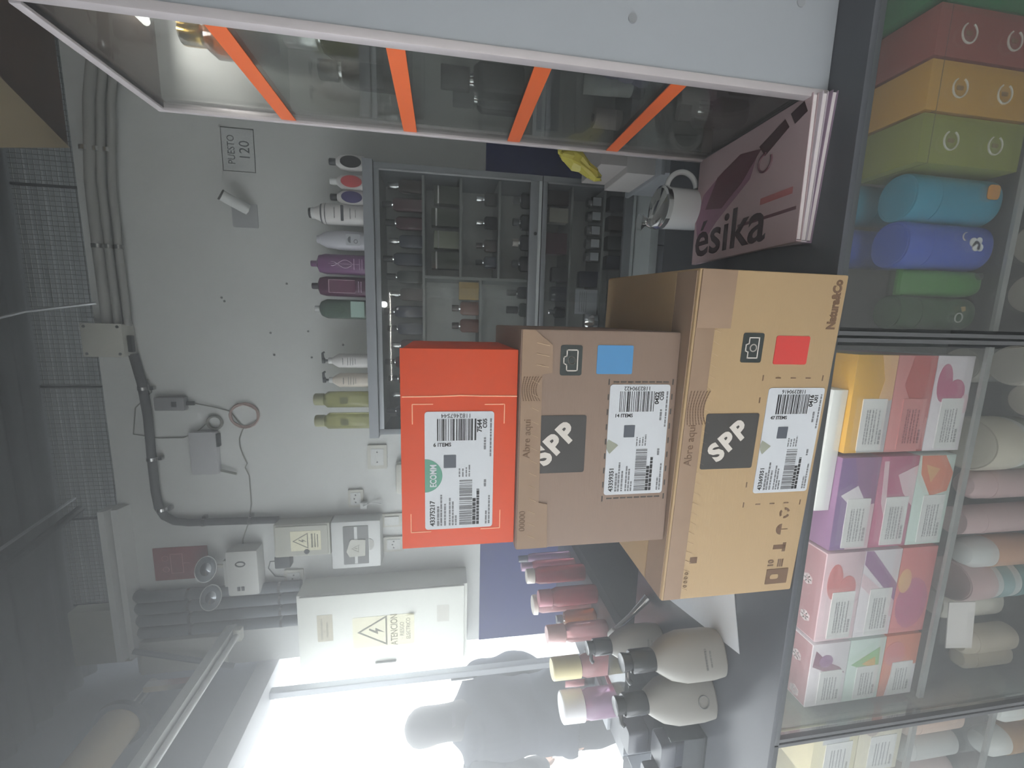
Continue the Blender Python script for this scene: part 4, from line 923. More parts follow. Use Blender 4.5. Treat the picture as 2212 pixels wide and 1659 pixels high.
# red evacuation sign, emergency light
t = thing('evacuation_sign', 'red sign with white line pictogram high on the wall, half behind the emergency lamp', 'sign', (-1.185, WY, 2.755))
plate('sign_plate', -.082, .082, -.125, .105, 0, mat('red_sign', (150, 56, 62), .5), t, .002, .004)
mb = MB(); SG = mat('sign_line', (206, 150, 150), .6)
for a in ((-.05, .05, .032, .035), (-.05, .05, -.018, -.015), (-.05, -.047, -.018, .035), (.047, .05, -.018, .035), (-.001, .002, -.045, -.018)): mb.box(a[0], a[1], -.0046, -.004, a[2], a[3])
for s in (-1, 1): mb.tube([(s*.028+.013*math.cos(R(k*24)), -.0045, .056+.013*math.sin(R(k*24))) for k in range(16)], .0014, 5)
mb.build('pictogram', SG, t, smooth=False)
t = thing('emergency_light', 'white emergency light box with two round clear lamps on the wall', 'lamp', (-1.215, WY, 2.455))
bx('case', -.115, .115, -.08, 0, -.075, .065, mat('white_case', (222, 222, 218), .4), t, .016)
bx('stem_housing', -.075, .06, -.06, -.01, .06, .085, mat('white_case', (222, 222, 218), .4), t, .006)
MB().tube([(.05+.012*math.cos(R(k*24)), -.0812, .0+.02*math.sin(R(k*24))) for k in range(16)], .003, 6).build('ring_button', DGREY, t)
for z in (-.004, .014): bx('indicator', -.085, -.065, -.082, -.079, z-.006, z+.006, DGREY, t)
for x, z in ((.03, .15), (-.115, .14)):
    l = MB().loft([(0, .016, .016), (.012, .045, .034), (.03, .060, .044), (.034, .060, .044)], 24).build('lamp_shell', mat('lamp_shell', (210, 212, 212), .3), t, (x, -.05, z), (R(98), R(6), R(14)))
    MB().loft([(.034, .058, .042), (.041, .05, .036), (.046, .03, .022), (.047, .005, .004)], 24).build('lens', ACRYL, l)
    MB().loft([(.0338, .0605, .0445), (.0350, .0605, .0445), (.0350, .056, .041), (.0338, .056, .041)], 24, caps=False).build('rim', WHITE, l)
    MB().loft([(.0345, .030, .022), (.0348, .028, .02), (.036, .012, .010), (.0375, .004, .004)], 18).build('reflector', CHROME, l)
    MB().tube([(x*.8, -.04, .08), (x, -.045, z-.03)], .008, 8).build('stem', OFFW, t)
t = thing('charger', 'black charger block plugged in below the emergency light', 'charger', (-1.19, WY, 2.285)); bx('block', -.03, .03, -.05, 0, -.035, .035, DGREY, t, .006)
MB().tube([(0, -.03, .035), (.0, -.03, .06), (-.04, -.02, .075), (-.09, -.012, .05), (-.10, -.01, .0)], .0025, 6).build('cord', DGREY, t)
outlet(-1.30, 2.25, 'pale outlet box beside the black charger', 3, .045, .045)
# vertical conduits above the electrical cabinet
for i in range(4):
    x = -1.325-.062*i
    t = thing('wall_conduit', 'grey vertical conduit above the electrical cabinet, '+['nearest the red sign', 'second from the red sign', 'third from the red sign', 'nearest the street'][i], 'conduit', (x, 2.015, 0), 0, 'vertical conduits above the electrical cabinet')
    MB().tube([(0, .02, 2.93), (0, 0, 2.91), (0, 0, 2.88), (0, 0, 2.21)], .026, 14).build('run', CONDUIT, t)
    MB().tube([(0, 0, 2.70), (0, 0, 2.712)], .028, 14).build('strap', STEEL, t)
    MB().tube([(0, 0, 2.30), (0, 0, 2.312)], .028, 14).build('strap', STEEL, t)
# white panel and rod by the top of the opening
tag(bx('white_panel', -.10, .06, -.02, .02, -.16, .2, mat('dull_white_board', (196, 196, 188), .7), None, .004, (-1.60, 2.0, 2.72), (0, 0, R(4))), 'dull white board above the electrical cabinet at the corner of the opening', 'board')
tag(MB().tube([(-1.55, 1.95, 2.92), (-1.66, 1.93, 2.5)], .012, 8).build('slanted_rod', CONDUIT), 'dark slanted rod crossing the white board beside the fluorescent batten', 'rod')
t = thing('shutter_roll', 'beige rolled shutter drum above the street opening', 'shutter', (-1.70, 0, 2.84))
MB().tube([(0, -1.6, 0), (0, 1.72, 0)], .075, 24).build('drum', BEIGE, t)
MB().tube([(0, 1.72, 0), (0, 1.74, 0)], .10, 24).build('end_plate', DGREY, t)
MB().tube([(0, 1.74, 0), (0, 1.93, 0)], .02, 12).build('axle', STEEL, t)
# nail holes
for k, (x, z) in enumerate(((.06, 2.48), (.045, 2.47), (.13, 2.21), (-.09, 2.29), (-.08, 2.13), (-.19, 2.28), (-.20, 2.12), (-.14, 1.98))):
    MB().tube([(x, WY-.0012, z), (x, WY+.001, z)], .005, 8).build('nail_hole', DGREY, wb)

# ------------------------------------------------------------------ stock inside the counter
S1 = .6335
PANELW = mat('panel_paper', (246, 246, 244), .5, var=.02)
def pbox(x0, x1, z0, z1, base, label, shapes=(), side=None, depth=.12, yf=.565, panel=True, group='product boxes stacked behind the counter glass', tcol=mat('soft_grey_ink', (160, 160, 164), .6), flower=False):
    a = x1-x0; t = thing('product_box', label, 'box', ((x0+x1)/2, yf, z0), 0, group); h = z1-z0-.0008
    bx('carton_body', -a/2, a/2, 0, depth, 0, h, base, t, .001)
    for k, (pts, m_) in enumerate(shapes):
        P2 = [(min(a/2-.0008, max(-a/2+.0008, -a/2+px*a)), min(h-.0008, max(.0008, pz*h))) for px, pz in pts]
        MB().prism(P2, -.0003-.00015*k, 0).build('colour_shape', m_, t, smooth=False)
    if panel:
        p = plate('text_panel', -a/2+.004, a*.06, h*.12, h*.72, 0, panel if panel is not True else PANELW, t, .0015, .0012)
        lines('panel_print', [(-a*.20, a*.16, h*z_, .0022) for z_ in (.16, .10, .02, -.05, -.14)]+[(-a*.2, -a*.05, h*-.22, .004)], -.0013, tcol, p)
    if flower:
        mb = MB()
        for cx, cy in ((-.05, .025), (-.03, .06), (.02, .03), (.05, .055)):
            for k in range(6): mb.prism([(cx+.006*math.cos(R(60*k))+.0045*math.cos(R(q*45)), cy+.006*math.sin(R(60*k))+.0045*math.sin(R(q*45))) for q in range(8)], h+.0003, h+.0008, 'z')
        bx('top_print', -a/2+.002, a/2-.002, .002, depth-.002, h, h+.0003, cm('dusky_rose', (196, 146, 152)), t)
        mb.build('daisy_print', mat('daisy_white', (240, 224, 226), .6), t, smooth=False)
    return t
def cm(n, c): return mat('carton_'+n, c, .5, var=.03)
YB, RD, PK, WP, PU, MG, MT, SA, LP, OR, GN = cm('yellow', (236, 180, 60)), cm('red', (204, 100, 98)), cm('pink', (228, 148, 146)), cm('white_pink', (246, 238, 244)), cm('purple', (164, 118, 162)), cm('magenta', (204, 112, 146)), cm('mint', (224, 242, 234)), cm('salmon', (236, 140, 110)), cm('light_pink', (246, 214, 222)), cm('peach', (246, 196, 140)), cm('green', (150, 206, 140))
VI, CORAL, PLUMC = cm('violet', (140, 104, 162)), cm('coral', (232, 136, 136)), cm('plum', (150, 92, 116))
wave = lambda z0, z1: [(0, z0), (.25, z0+.12), (.5, z0+.02), (.75, z0-.1), (1, z0+.05), (1, z1), (0, z1)]
blob = lambda cx, cz, rx, rz: [(cx+rx*math.cos(R(20*k)), cz+rz*math.sin(R(20*k))) for k in range(18)]
arc = lambda: [(.1, .2), (.3, .5), (.55, .72), (.95, .8), (.95, .92), (.5, .84), (.22, .62), (.02, .3)]
zz = [S1, S1+.077, S1+.155, S1+.234]
A0, A1, B0, B1, C0_, C1_, D0, D1 = -.206, -.042, -.380, -.214, -.556, -.386, -.690, -.562
pbox(A0, A1, zz[2], zz[3], YB, 'yellow and orange gift box on top of the stack nearest the counter seam', [(wave(.35, 0.0), OR), ([(.0, .0), (.55, .0), (.5, .55), (0, .7)], LABELW)], panel=True)
pbox(A0, A1, zz[1], zz[2], PK, 'coral and red gift box in the middle of the stack nearest the counter seam', [([(.35, 0), (1, 0), (1, .6), (.7, .75), (.5, .5)], RD), (wave(.0, .16), RD)], panel=cm('pink', (232, 140, 140)), tcol=mat('rose_ink', (150, 70, 80), .6))
pbox(A0, A1, zz[0], zz[1], WP, 'white gift box with rose petals at the bottom of the stack nearest the counter seam', [(blob(.72, .72, .2, .2), MG), (blob(.62, .38, .14, .24), MG), (blob(.5, .1, .1, .14), LP)])
pbox(B0, B1, zz[2], zz[3], PU, 'purple gift box with violet swirl on top of the second stack', [(wave(.62, 1.0), VI), ([(.0, .0), (.5, .0), (.45, .5), (0, .6)], LP), ([(.45, .55), (.6, .9), (.7, .5), (.55, .3)], WP)], flower=False)
pbox(B0, B1, zz[1], zz[2], MG, 'magenta gift box with pink arc in the middle of the second stack', [(arc(), LP), ([(.45, 0), (.9, 0), (.8, .5), (.6, .3)], LP)])
pbox(B0, B1, zz[0], zz[1], MT, 'mint gift box with salmon shapes at the bottom of the second stack', [([(.55, .55), (.8, .9), (1, .95), (1, .3), (.8, 0), (.6, .1)], SA), ([(.7, .6), (.9, .8), (.85, .4)], OR)])
pbox(C0_, C1_, zz[2], zz[3], LP, 'pale pink gift box with red leaves on top of the third stack', [(blob(.68, .7, .2, .2), CORAL), (blob(.6, .35, .14, .22), CORAL)], flower=True)
pbox(C0_, C1_, zz[1], zz[2], WP, 'white and mauve gift box in the middle of the third stack', [([(.4, 0), (.6, 0), (1, .8), (1, 1), (.85, 1)], PU), ([(.2, 0), (.4, 0), (.75, 1), (.6, 1)], LP)])
pbox(C0_, C1_, zz[0], zz[1], CORAL, 'coral pink gift box with yellow patch at the bottom of the third stack', [(blob(.35, .5, .3, .45), MG), (blob(.62, .8, .14, .18), OR)], panel=False)
pbox(D0, D1, zz[2], zz[3], WP, 'white gift box with dark plum leaf on top of the fourth stack', [([(.65, .95), (.9, .9), (.7, .55), (.6, .2), (.5, .05), (.52, .5)], PLUMC), (blob(.72, .6, .1, .18), PU)], flower=True)
pbox(D0, D1, zz[1], zz[2], MT, 'mint gift box with green triangles in the middle of the fourth stack', [([(.4, .1), (.85, .15), (.6, .9)], GN), ([(.5, .2), (.7, .25), (.6, .6)], YB)])
pbox(D0, D1, zz[0], zz[1], SA, 'salmon and peach gift box at the bottom of the fourth stack', [([(0, 0), (.5, 0), (.45, .7), (0, .8)], WP), (blob(.7, .7, .2, .3), CORAL)])
tag(bx('flat_carton', -.105, .105, -.012, .09, 0, .028, mat('plain_white_card', (232, 236, 234), .6), None, .001, (-.205, .585, zz[3]+.0005), (0, 0, R(-1))), 'long plain white carton lying on top of the yellow and purple gift boxes', 'box')
# unit nearest the street: cream cartons, tubes, amber bottles
pbox(-.86, -.716, S1, S1+.10, cm('cream', (240, 232, 206)), 'cream carton with brown plate at the bottom of the street-side counter unit', [(blob(.75, .7, .18, .2), cm('taupe', (190, 170, 160)))], depth=.14)
pbox(-.86, -.716, S1+.101, S1+.2, cm('butter', (246, 236, 196)), 'butter yellow carton stacked on the cream carton near the street', [([(.55, .2), (.95, .2), (.95, .8), (.55, .8)], LABELW)], depth=.14)
pbox(-1.02, -.87, S1, S1+.13, cm('butter', (246, 236, 196)), 'butter yellow carton nearest the street, with pink corner', [([(.0, .6), (.3, .6), (.3, 1), (0, 1)], SA)], depth=.14)
def tubeb(loc, label, body, cap, w=.022, h=.13, ch=.035, rz=0, dome=True, name='lotion_tube', cat='tube', group=None, n=2.2):
    t = thing(name, label, cat, loc, rz, group)
    MB().loft([(0, w*.9, w*.8), (.004, w, w*.88), (h, w, w*.88)], 24, n).build('body', body, t)
    if dome: MB().loft([(h, w*.96, w*.85), (h+ch*.6, w*.95, w*.84), (h+ch*.9, w*.7, w*.62), (h+ch, w*.3, w*.26)], 24, n).build('cap', cap, t)
    else: MB().loft([(h, w*.98, w*.86), (h+ch, w*.96, w*.85)], 24, n).build('cap', cap, t)
    return t
S2 = .3605
PEACH = mat('peach_plastic', (226, 176, 146), .4); DPINK = mat('dusty_pink_plastic', (222, 190, 190), .4); LGREY = mat('stone_plastic', (222, 216, 204), .45)
def jar(loc, label, r, h, body, lid, bands=()):
    t = thing('cream_jar', label, 'jar', loc, 0, 'jars on the lower counter shelf')
    MB().loft([(0, r*.9, r*.9), (.005, r*.97, r*.97), (h*.6, r*.97, r*.97)], 32).build('pot', body, t)
    MB().loft([(h*.6, r, r), (h*.95, r, r), (h, r*.95, r*.95)], 32).build('lid', lid, t)
    MB().loft([(h, r*.9, r*.9), (h+.0008, r*.88, r*.88)], 32).build('lid_disc', lid, t)
    for z0, z1, m_ in bands: MB().loft([(h*z0, r*.985, r*.985), (h*z1, r*.985, r*.985)], 32).build('band', m_, t)
    return t
jar((-.062, .615, S2), 'stone white cream jar at the seam end of the lower shelf', .038, .105, LGREY, LGREY)
jar((-.125, .60, S2), 'low stone cream jar, second from the seam on the lower shelf', .032, .075, LGREY, LGREY)
jar((-.072, .705, S2), 'pale cream jar at the back of the lower shelf near the seam', .036, .09, WHITE, LGREY)
jar((-.215, .625, S2), 'large cream jar with grey-green band in front on the lower shelf', .052, .165, WHITE, mat('cream_lid', (222, 214, 196), .4), [(.3, .5, mat('sage_band', (150, 156, 142), .5))])
tubeb((-.295, .615, S2), 'dusty pink tube with slanted cap next to the large cream jar', DPINK, DPINK, .028, .12, .05, group='tubes on the lower counter shelf')
tubeb((-.362, .605, S2), 'dusty pink tube with flat cap, second from the large cream jar', DPINK, DPINK, .027, .14, .05, dome=False, group='tubes on the lower counter shelf')
tubeb((-.432, .605, S2), 'peach tube with big white domed cap on the lower shelf', PEACH, WHITE, .030, .10, .06, group='tubes on the lower counter shelf')
jar((-.497, .618, S2), 'banded jar with pink, teal and white rings on the lower shelf', .042, .15, WHITE, DPINK, [(.05, .2, mat('teal_band', (120, 160, 164), .5)), (.32, .5, mat('teal_band2', (150, 182, 184), .5))])
tag(bx('price_card', -.05, .05, -.001, .001, 0, .045, mat('card_white', (236, 230, 226), .6), None, 0, (-.555, .562, .52), (R(-15), R(-8), 0)), 'white price card propped in front of the banded jar', 'card')
tubeb((-.565, .64, S2), 'broad off-white bottle with pointed shoulder on the lower shelf', mat('ivory_plastic', (232, 226, 212), .4), mat('ivory_plastic', (232, 226, 212), .4), .034, .10, .05, name='lotion_bottle', cat='bottle', group='tubes on the lower counter shelf')
tubeb((-.625, .60, S2), 'beige flat tube beside the off-white bottle on the lower shelf', mat('beige_plastic', (214, 200, 178), .4), mat('beige_plastic', (214, 200, 178), .4), .026, .10, .03, group='tubes on the lower counter shelf')
tubeb((-.664, .60, S2), 'tan flat tube in the corner of the lower shelf by the post', mat('tan_plastic', (196, 182, 158), .4), mat('tan_plastic', (196, 182, 158), .4), .022, .09, .03, group='tubes on the lower counter shelf')
S3 = .4405
for k, (x, l, c) in enumerate(((-.745, 'peach lotion tube by the post in the street-side unit', PEACH), (-.81, 'second pale peach lotion tube in the street-side unit', mat('pale_peach', (240, 206, 186), .4)), (-.875, 'white lotion tube, third in the street-side unit', WHITE), (-.94, 'pinkish lotion tube, fourth in the street-side unit', mat('pale_pink_plastic', (238, 214, 210), .4)))):
    tubeb((x, .61, S3), l, c, c, .028, .11, .035, group='tubes in the street-side unit')
S4 = .1905
for k, (x, l) in enumerate(((-.745, 'amber bottle with white ball cap next to the unit post'), (-.80, 'amber bottle with white ball cap, second from the unit post'), (-.885, 'amber bottle with white ball cap, third from the unit post'))):
    t = tubeb((x, .60, S4), l, mat('amber_plastic', (196, 150, 96), .3), mat('ball_cap_white', (244, 246, 242), .3), .03, .10+.012*k, .06, name='amber_bottle', cat='bottle', group='amber bottles in the street-side unit')
# right unit: coloured boxes and bottles
def ringbox(x, base, label, dep):
    t = thing('ring_box', label, 'box', (x, .56, S1), 0, 'coloured boxes with ring marks in the counter')
    bx('carton_body', -.034, .034, 0, dep, 0, .19, base, t, .0015)
    bx('lid_line', -.0344, .0344, -.0004, dep+.0004, .17, .171, DGREY, t)
    for z in (.052, .135):
        MB().tube([(.013*math.cos(R(30+k*18)), -.0006, z+.013*math.sin(R(30+k*18))) for k in range(18)], .0014, 6).build('ring_mark', mat('ring_print', (206, 206, 196), .5), t)
        plate('ring_centre', -.003, .003, z-.006, z+.006, 0, mat('ring_dot', (120, 90, 50), .5), t, .002, .0006)
    return t
ringbox(.425, cm('brick', (142, 70, 62)), 'brick red box with white rings standing in the counter beside the green tin', .10)
ringbox(.353, cm('ochre', (196, 150, 62)), 'ochre yellow box with rings, middle of the three in the counter', .115)
ringbox(.281, cm('moss', (136, 142, 66)), 'moss green box with rings standing beside the cyan bottles', .10)
t = thing('green_tin', 'glossy green tin at the edge of the counter unit, under the showcase', 'tin', (.505, .585, S1)); GT = mat('emerald_tin', (36, 110, 66), .25)
bx('body', -.04, .04, -.02, .08, 0, .175, GT, t, .006); bx('lid', -.041, .041, -.021, .081, .178, .20, GT, t, .006)
CY, BLB = mat('cyan_plastic', (56, 150, 178), .3), mat('royal_blue_plastic', (66, 96, 196), .3); FGR = mat('leaf_green_plastic', (76, 138, 66), .3); DGR = mat('forest_green_plastic', (58, 92, 58), .3)
def kidbottle(loc, label, m_, w=.036, h=.165):
    t = thing('shampoo_bottle', label, 'bottle', loc, 0, 'bright bottles in the counter')
    MB().loft([(0, w*.94, w*.8), (.004, w, w*.85), (h*.72, w, w*.85)], 28, 2.3).build('body', m_, t)
    MB().loft([(h*.73, w*1.02, w*.88), (h-.004, w*1.02, w*.88), (h, w*.98, w*.84)], 28, 2.2).build('cap', m_, t)
    MB().loft([(h, w*.9, w*.76), (h+.0006, w*.88, w*.74)], 28, 2.2).build('cap_disc', m_, t)
    return t
t = kidbottle((.207, .60, S1), 'cyan bottle with round flat cap in the counter, in front', CY)
plate('sticker', .0, .022, .012, .036, -.031, mat('orange_sticker', (216, 150, 60), .5), t, .006, .0008)
t = kidbottle((.135, .60, S1), 'royal blue bottle with white cloud print in the counter, in front', BLB)
mb = MB()
for cx, cz, r in ((.006, .045, .007), (.0, .038, .008), (.008, .034, .006), (-.002, .03, .006)): mb.prism([(cx+r*math.cos(R(30*k)), cz+r*math.sin(R(30*k))) for k in range(12)], -.0316, -.0305)
mb.build('cloud_print', WHITE, t, smooth=False)
MB().tube([(.014+.006*math.cos(R(k*20)), -.0305, .06+.006*math.sin(R(k*20))) for k in range(10)], .001, 5).build('smile_print', PALE, t)
kidbottle((.222, .70, S1), 'dim cyan bottle standing behind the front cyan bottle', CY, .034, .16)
kidbottle((.145, .70, S1), 'dim blue bottle standing behind the royal blue bottle', BLB, .034, .16)
t = thing('refill_pouch', 'leaf green refill pouch lying against the blue bottle in the counter', 'pouch', (.077, .60, S1))
MB().loft([(0, .018, .022), (.01, .021, .026), (.08, .021, .022), (.125, .021, .008), (.135, .021, .002)], 28, 3).build('pouch_body', FGR, t); bx('seal', -.021, .021, -.0022, .0022, .132, .142, FGR, t)
MB().tube([(.010, -.012, .012), (.012, -.028, .012)], .006, 10).build('spout', CLEAR, t)
t = kidbottle((.027, .60, S1), 'dark green bottle with ring and leaf logo next to the counter seam', DGR, .027, .15)
MB().tube([(-.006+.0075*math.cos(R(k*20)), -.0236, .035+.0075*math.sin(R(k*20))) for k in range(19)], .0011, 6).build('ring_logo', WHITE, t)
MB().prism([(.004, .030), (.012, .034), (.013, .026), (.006, .024)], -.0242, -.0230).build('leaf_logo', mat('gold_leaf', (206, 170, 110), .5), t)
jar((.07, .60, S2), 'dim tan jar on the lower shelf below the green pouch', .036, .12, mat('tan_plastic', (196, 182, 158), .4), LGREY)
jar((.16, .61, S2), 'dim brown jar on the lower shelf below the blue bottle', .04, .11, DARKS[2], LGREY)

# ------------------------------------------------------------------ yellow bag and boxes beyond the showcase
t = thing('plastic_bag', 'crumpled yellow plastic bag hanging from the far post of the glass showcase', 'bag', (.318, .852, 1.27))
rnd = random.Random(11); YBAG = glass('yellow_film', (230, 222, 120), rough=.2, refl=.6, body=.6, bodycol=(222, 212, 96))
mb = MB().loft([(-.062, .003, .003, -.034, .0), (-.052, .010, .008, -.030, .0), (-.036, .014, .012, -.02, .002), (-.018, .020, .014, -.004, .004), (.0, .024, .016, .004, .004), (.016, .012, .010, .004, 0), (.024, .006, .006, .004, -.003)], 18)
mb.v = [tuple(c+rnd.uniform(-.003, .003) for c in v) for v in mb.v]; mb.build('bag_body', YBAG, t, angle=14)
MB().tube([(.004, -.002, .018), (.003, -.012, .028), (.003, -.022, .030)], [.006, .004, .004], 8).build('knot', YBAG, t)
t = thing('stool_stand', 'white side stand beyond the showcase carrying flat boxes', 'stand', (.62, 1.5, 0))
bx('body', -.13, .13, -.13, .13, 0, .80, LAMIN, t, .003); bx('top', -.14, .14, -.14, .14, .80, .815, LAMIN, t, .003)
carton('flat_box', 'white box with printed frame on the stand beyond the showcase, lower one', (.60, 1.5, .8155), (.22, .2, .10), mat('white_box', (206, 202, 200), .6))
t = carton('flat_box', 'white box with printed frame on the stand beyond the showcase, upper one', (.61, 1.5, .917), (.20, .2, .09), mat('white_box2', (190, 184, 182), .6))
mb = MB()
for a in ((-.05, .0, .03, .032), (-.05, .0, .06, .062), (-.05, -.048, .03, .062), (-.002, .0, .03, .062)): mb.box(a[0], a[1], -.1012, -.1003, a[2], a[3])
mb.build('print_frame', WHITE, t, smooth=False)

# ------------------------------------------------------------------ person standing at the street opening (seen against the light)
def person(loc, rz):
    root = thing('person', 'person in dark jacket standing at the bright street opening, facing the street', 'person', loc, rz)
    # body as one continuous surface: closed tapering sections melted together, faces +x, left side is +y
    hb = MB(); HZ = 1.475
    hb.loft([(.80, .08, .13), (.86, .12, .165), (.94, .125, .17), (1.04, .108, .145, .01, 0), (1.14, .112, .155, .01, 0), (1.25, .12, .178, .0, 0), (1.33, .112, .185, -.012, 0), (1.385, .085, .165, -.018, 0), (1.42, .06, .10, -.012, 0), (1.45, .05, .06, -.004, 0)], 32, 2.3)
    hb.tube([(-.006, 0, 1.38), (.004, 0, 1.44), (.016, 0, 1.50), (.02, 0, 1.54)], [.066, .058, .054, .05], 20)
    for s in (1, -1):
        hb.tube([(0, .085*s, .92), (0, .088*s, .86), (.01, .095*s, .70), (.018, .098*s, .52), (.012, .098*s, .46), (-.008, .10*s, .33), (-.004, .10*s, .14), (0, .10*s, .05)], [.08, .092, .080, .060, .056, .056, .040, .042], 20)
        hb.loft([(.0, .105, .038, .055, .104*s), (.02, .115, .043, .058, .104*s), (.05, .085, .040, .035, .103*s), (.085, .045, .042, .0, .10*s)], 20, 2.4)
    def arm(s, el, wr, hd):
        sh = Vector((-.012, .175*s, 1.345)); el, wr = Vector(el), Vector(wr)
        up_ = el-sh; fo = wr-el
        hb.tube([sh-up_.normalized()*.035, sh, sh+up_*.25, sh+up_*.6, el-up_*.06, el+fo*.06, el+fo*.3, el+fo*.7, wr, wr+fo.normalized()*.012], [.045, .062, .058, .050, .043, .043, .044, .036, .029, .026], 18)
        d = (Vector(hd)-wr).normalized(); side = d.cross(Vector((0, s, .2))).normalized(); nrm = d.cross(side)
        palm = wr+d*.03
        for o_ in (-.024, -.008, .008, .024):                       # palm slab
            hb.tube([wr-d*.005+side*o_*.5, palm+side*o_*.9, palm+d*.05+side*o_, palm+d*.058+side*o_], [.014, .0165, .014, .009], 12)
        for o_, l in ((-.027, .068), (-.009, .078), (.009, .074), (.027, .058)):
            b_ = palm+d*.045+side*o_*1.08
            hb.tube([b_, b_+d*l*.42, b_+d*l*.78+nrm*.012, b_+d*l*.97+nrm*.03, b_+d*l+nrm*.035], [.0098, .0092, .0085, .0075, .004], 12)
        b_ = palm-side*.024
        hb.tube([b_-d*.01, b_-side*.020+d*.022, b_-side*.030+d*.048+nrm*.008, b_-side*.031+d*.056+nrm*.01], [.014, .0115, .0095, .005], 12)
    arm(1, (.06, .24, 1.10), (.26, .20, .99), (.36, .16, .93))
    arm(-1, (.02, -.24, 1.08), (.20, -.22, .93), (.30, -.18, .88))
    # head: lofted rings, face towards +x
    hb.loft([(0, .045, .045, .025, 0), (.02, .066, .054, .034, 0), (.05, .082, .064, .030, 0), (.09, .092, .071, .022, 0), (.13, .097, .075, .018, 0), (.17, .094, .074, .014, 0), (.20, .078, .062, .008, 0), (.222, .045, .036, .004, 0), (.230, .012, .01, .002, 0)], 28, 2.1, off=(0, 0, HZ))
    hb.loft([(.075, .012, .014, .118, 0), (.085, .020, .016, .118, 0), (.105, .013, .010, .112, 0), (.13, .006, .007, .108, 0)], 12, 2, off=(0, 0, HZ))   # nose
    hb.loft([(.038, .010, .022, .098, 0), (.047, .015, .026, .099, 0), (.056, .010, .022, .100, 0)], 12, 2, off=(0, 0, HZ))   # lips
    hb.loft([(.0, .016, .018, .078, 0), (.014, .026, .026, .080, 0), (.03, .016, .022, .082, 0)], 12, 2, off=(0, 0, HZ))      # chin
    for s in (1, -1): hb.loft([(.075, .010, .006, .008, s*.072), (.10, .018, .010, .004, s*.076), (.125, .016, .010, .002, s*.077), (.135, .008, .005, .002, s*.075)], 12, 2, off=(0, 0, HZ))   # ears
    for s in (1, -1): hb.loft([(.118, .016, .024, .088, s*.034), (.128, .02, .026, .092, s*.034), (.136, .012, .022, .09, s*.034)], 12, 2, off=(0, 0, HZ))   # brow
    m1 = hb.mesh('body_form', smooth=False)
    o = bpy.data.objects.new('tmp', m1); COL.objects.link(o)
    rm = o.modifiers.new('remesh', 'REMESH'); rm.mode = 'VOXEL'; rm.voxel_size = .006; rm.use_smooth_shade = True
    sm = o.modifiers.new('smooth', 'SMOOTH'); sm.factor = .5; sm.iterations = 3
    dg = bpy.context.evaluated_depsgraph_get(); mb_ = bpy.data.meshes.new_from_object(o.evaluated_get(dg)); bpy.data.objects.remove(o)
    mb_.materials.clear(); mb_.shade_smooth()
    body = link('body', mb_, mat('skin', (190, 146, 122), .55, var=.05, scale=12), root)
    wr1 = Vector((.26, .20, .99)); wr2 = Vector((.20, -.22, .93))
    def cloth(name, test, m_, off, wrinkle=.004):
        b2 = bmesh.new(); b2.from_mesh(mb_); b2.normal_update()
        kill = [f for f in b2.faces if not test(f.calc_center_median())]
        bmesh.ops.delete(b2, geom=kill, context='FACES')
        seen = set(); comps = []
        for v0 in b2.verts:
            if v0 in seen: continue
            st = [v0]; seen.add(v0); comp = []
            while st:
                q = st.pop(); comp.append(q)
                for e in q.link_edges:
                    r_ = e.other_vert(q)
                    if r_ not in seen: seen.add(r_); st.append(r_)
            comps.append(comp)
        big = max(len(c_) for c_ in comps)
        bmesh.ops.delete(b2, geom=[v for c_ in comps if len(c_) < big*.3 for v in c_], context='VERTS'); b2.normal_update()
        for v in b2.verts:
            c = v.co; v.co = c+v.normal*(off+wrinkle*math.sin(c.z*38+c.x*22+math.sin(c.y*19)*2))
        me2 = bpy.data.meshes.new(name); b2.to_mesh(me2); b2.free(); me2.shade_smooth()
        g = link(name, me2, m_, root); so = g.modifiers.new('thickness', 'SOLIDIFY'); so.thickness = .004; so.offset = -1
        return g
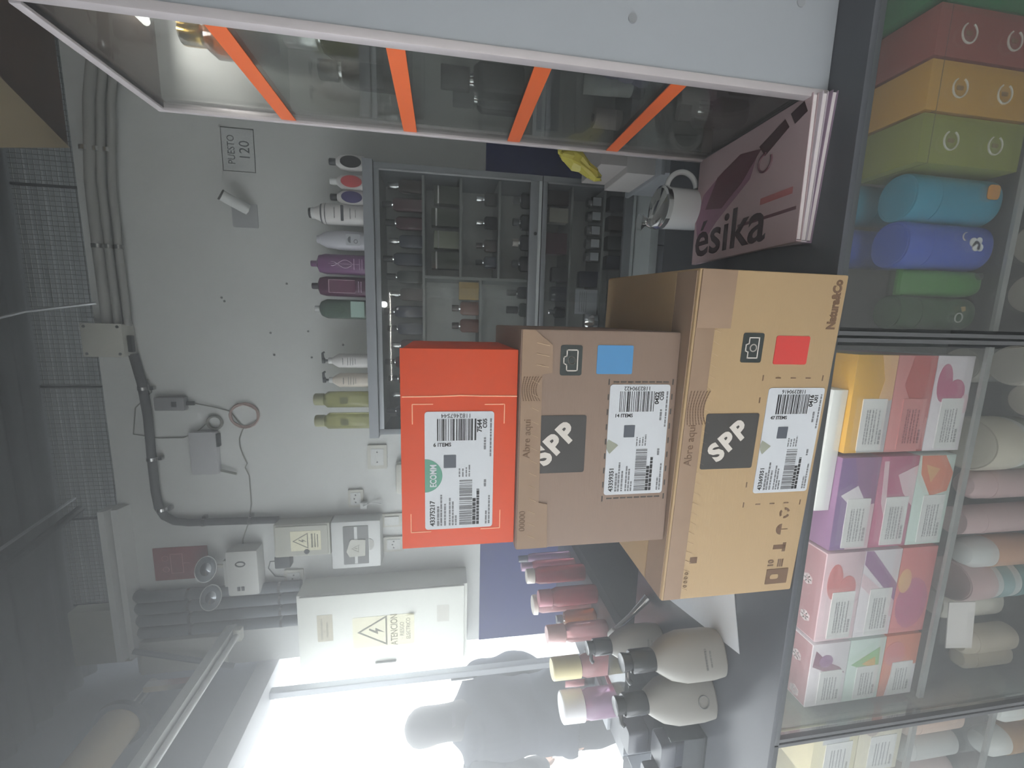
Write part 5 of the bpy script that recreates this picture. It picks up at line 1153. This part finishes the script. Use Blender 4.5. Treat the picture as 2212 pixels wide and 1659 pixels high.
    hand = lambda c: (c-wr1).dot(Vector((.1, -.04, -.06)).normalized()) > -.01 and c.x > .2 and c.y > 0 or (c.x > .165 and c.y < -.12 and c.z < .945)
    cloth('jacket', lambda c: .84 < c.z < 1.455 and not hand(c), mat('dark_jacket', (52, 56, 68), .85, var=.15, scale=30), .026, .006)
    cloth('trousers', lambda c: .07 < c.z < .90 and not (abs(c.y) > .17 and c.z > .8) and not hand(c), mat('dark_trousers', (42, 44, 52), .9, var=.15, scale=30), .008, .003)
    cloth('shoes', lambda c: c.z < .085, mat('black_leather', (30, 30, 32), .5), .006, 0)
    # hair: cap over the skull with a tied bun
    h = MB()
    h.loft([(-.15, .030, .075, -.10, 0), (-.10, .042, .088, -.088, 0), (-.04, .050, .086, -.068, 0), (.02, .058, .080, -.052, 0), (.08, .078, .081, -.028, 0), (.12, .099, .086, -.002, 0), (.16, .105, .087, .006, 0), (.195, .094, .078, .006, 0), (.225, .062, .052, .004, 0), (.240, .02, .016, .0, 0)], 28, 2.1, off=(0, 0, HZ))
    hr = h.build('hair', mat('dark_hair', (38, 34, 34), .6, var=.3, scale=60, stretch=(1, 1, .1)), root, angle=180)
    MB().loft([(0, .006, .03), (.02, .008, .036)], 14).build('hair_band', mat('hair_band', (70, 64, 72), .6), hr, (-.12, 0, HZ-.02))
    return root
person((-2.10, 1.90, 0), R(146))

# ------------------------------------------------------------------ scattering volume added to imitate lens glare by the street opening
GLARE_HAZE = .28
if GLARE_HAZE:
    M = bpy.data.materials.new('glare_scatter'); M.use_nodes = True; nt = M.node_tree; nt.nodes.remove(nt.nodes['Principled BSDF'])
    v = nt.nodes.new('ShaderNodeVolumeScatter'); v.inputs['Density'].default_value = GLARE_HAZE; v.inputs['Anisotropy'].default_value = .5; v.inputs['Color'].default_value = (.97, .98, 1, 1)
    nt.links.new(v.outputs[0], nt.nodes['Material Output'].inputs['Volume'])
    o = bx('glare_haze', -3.2, 1.6, -1.0, 2.75, -.2, 3.6, M); o['kind'] = 'stuff'
    tag(o, 'thin scattering veil added in the stall to imitate lens glare by the street opening', 'glare_haze')
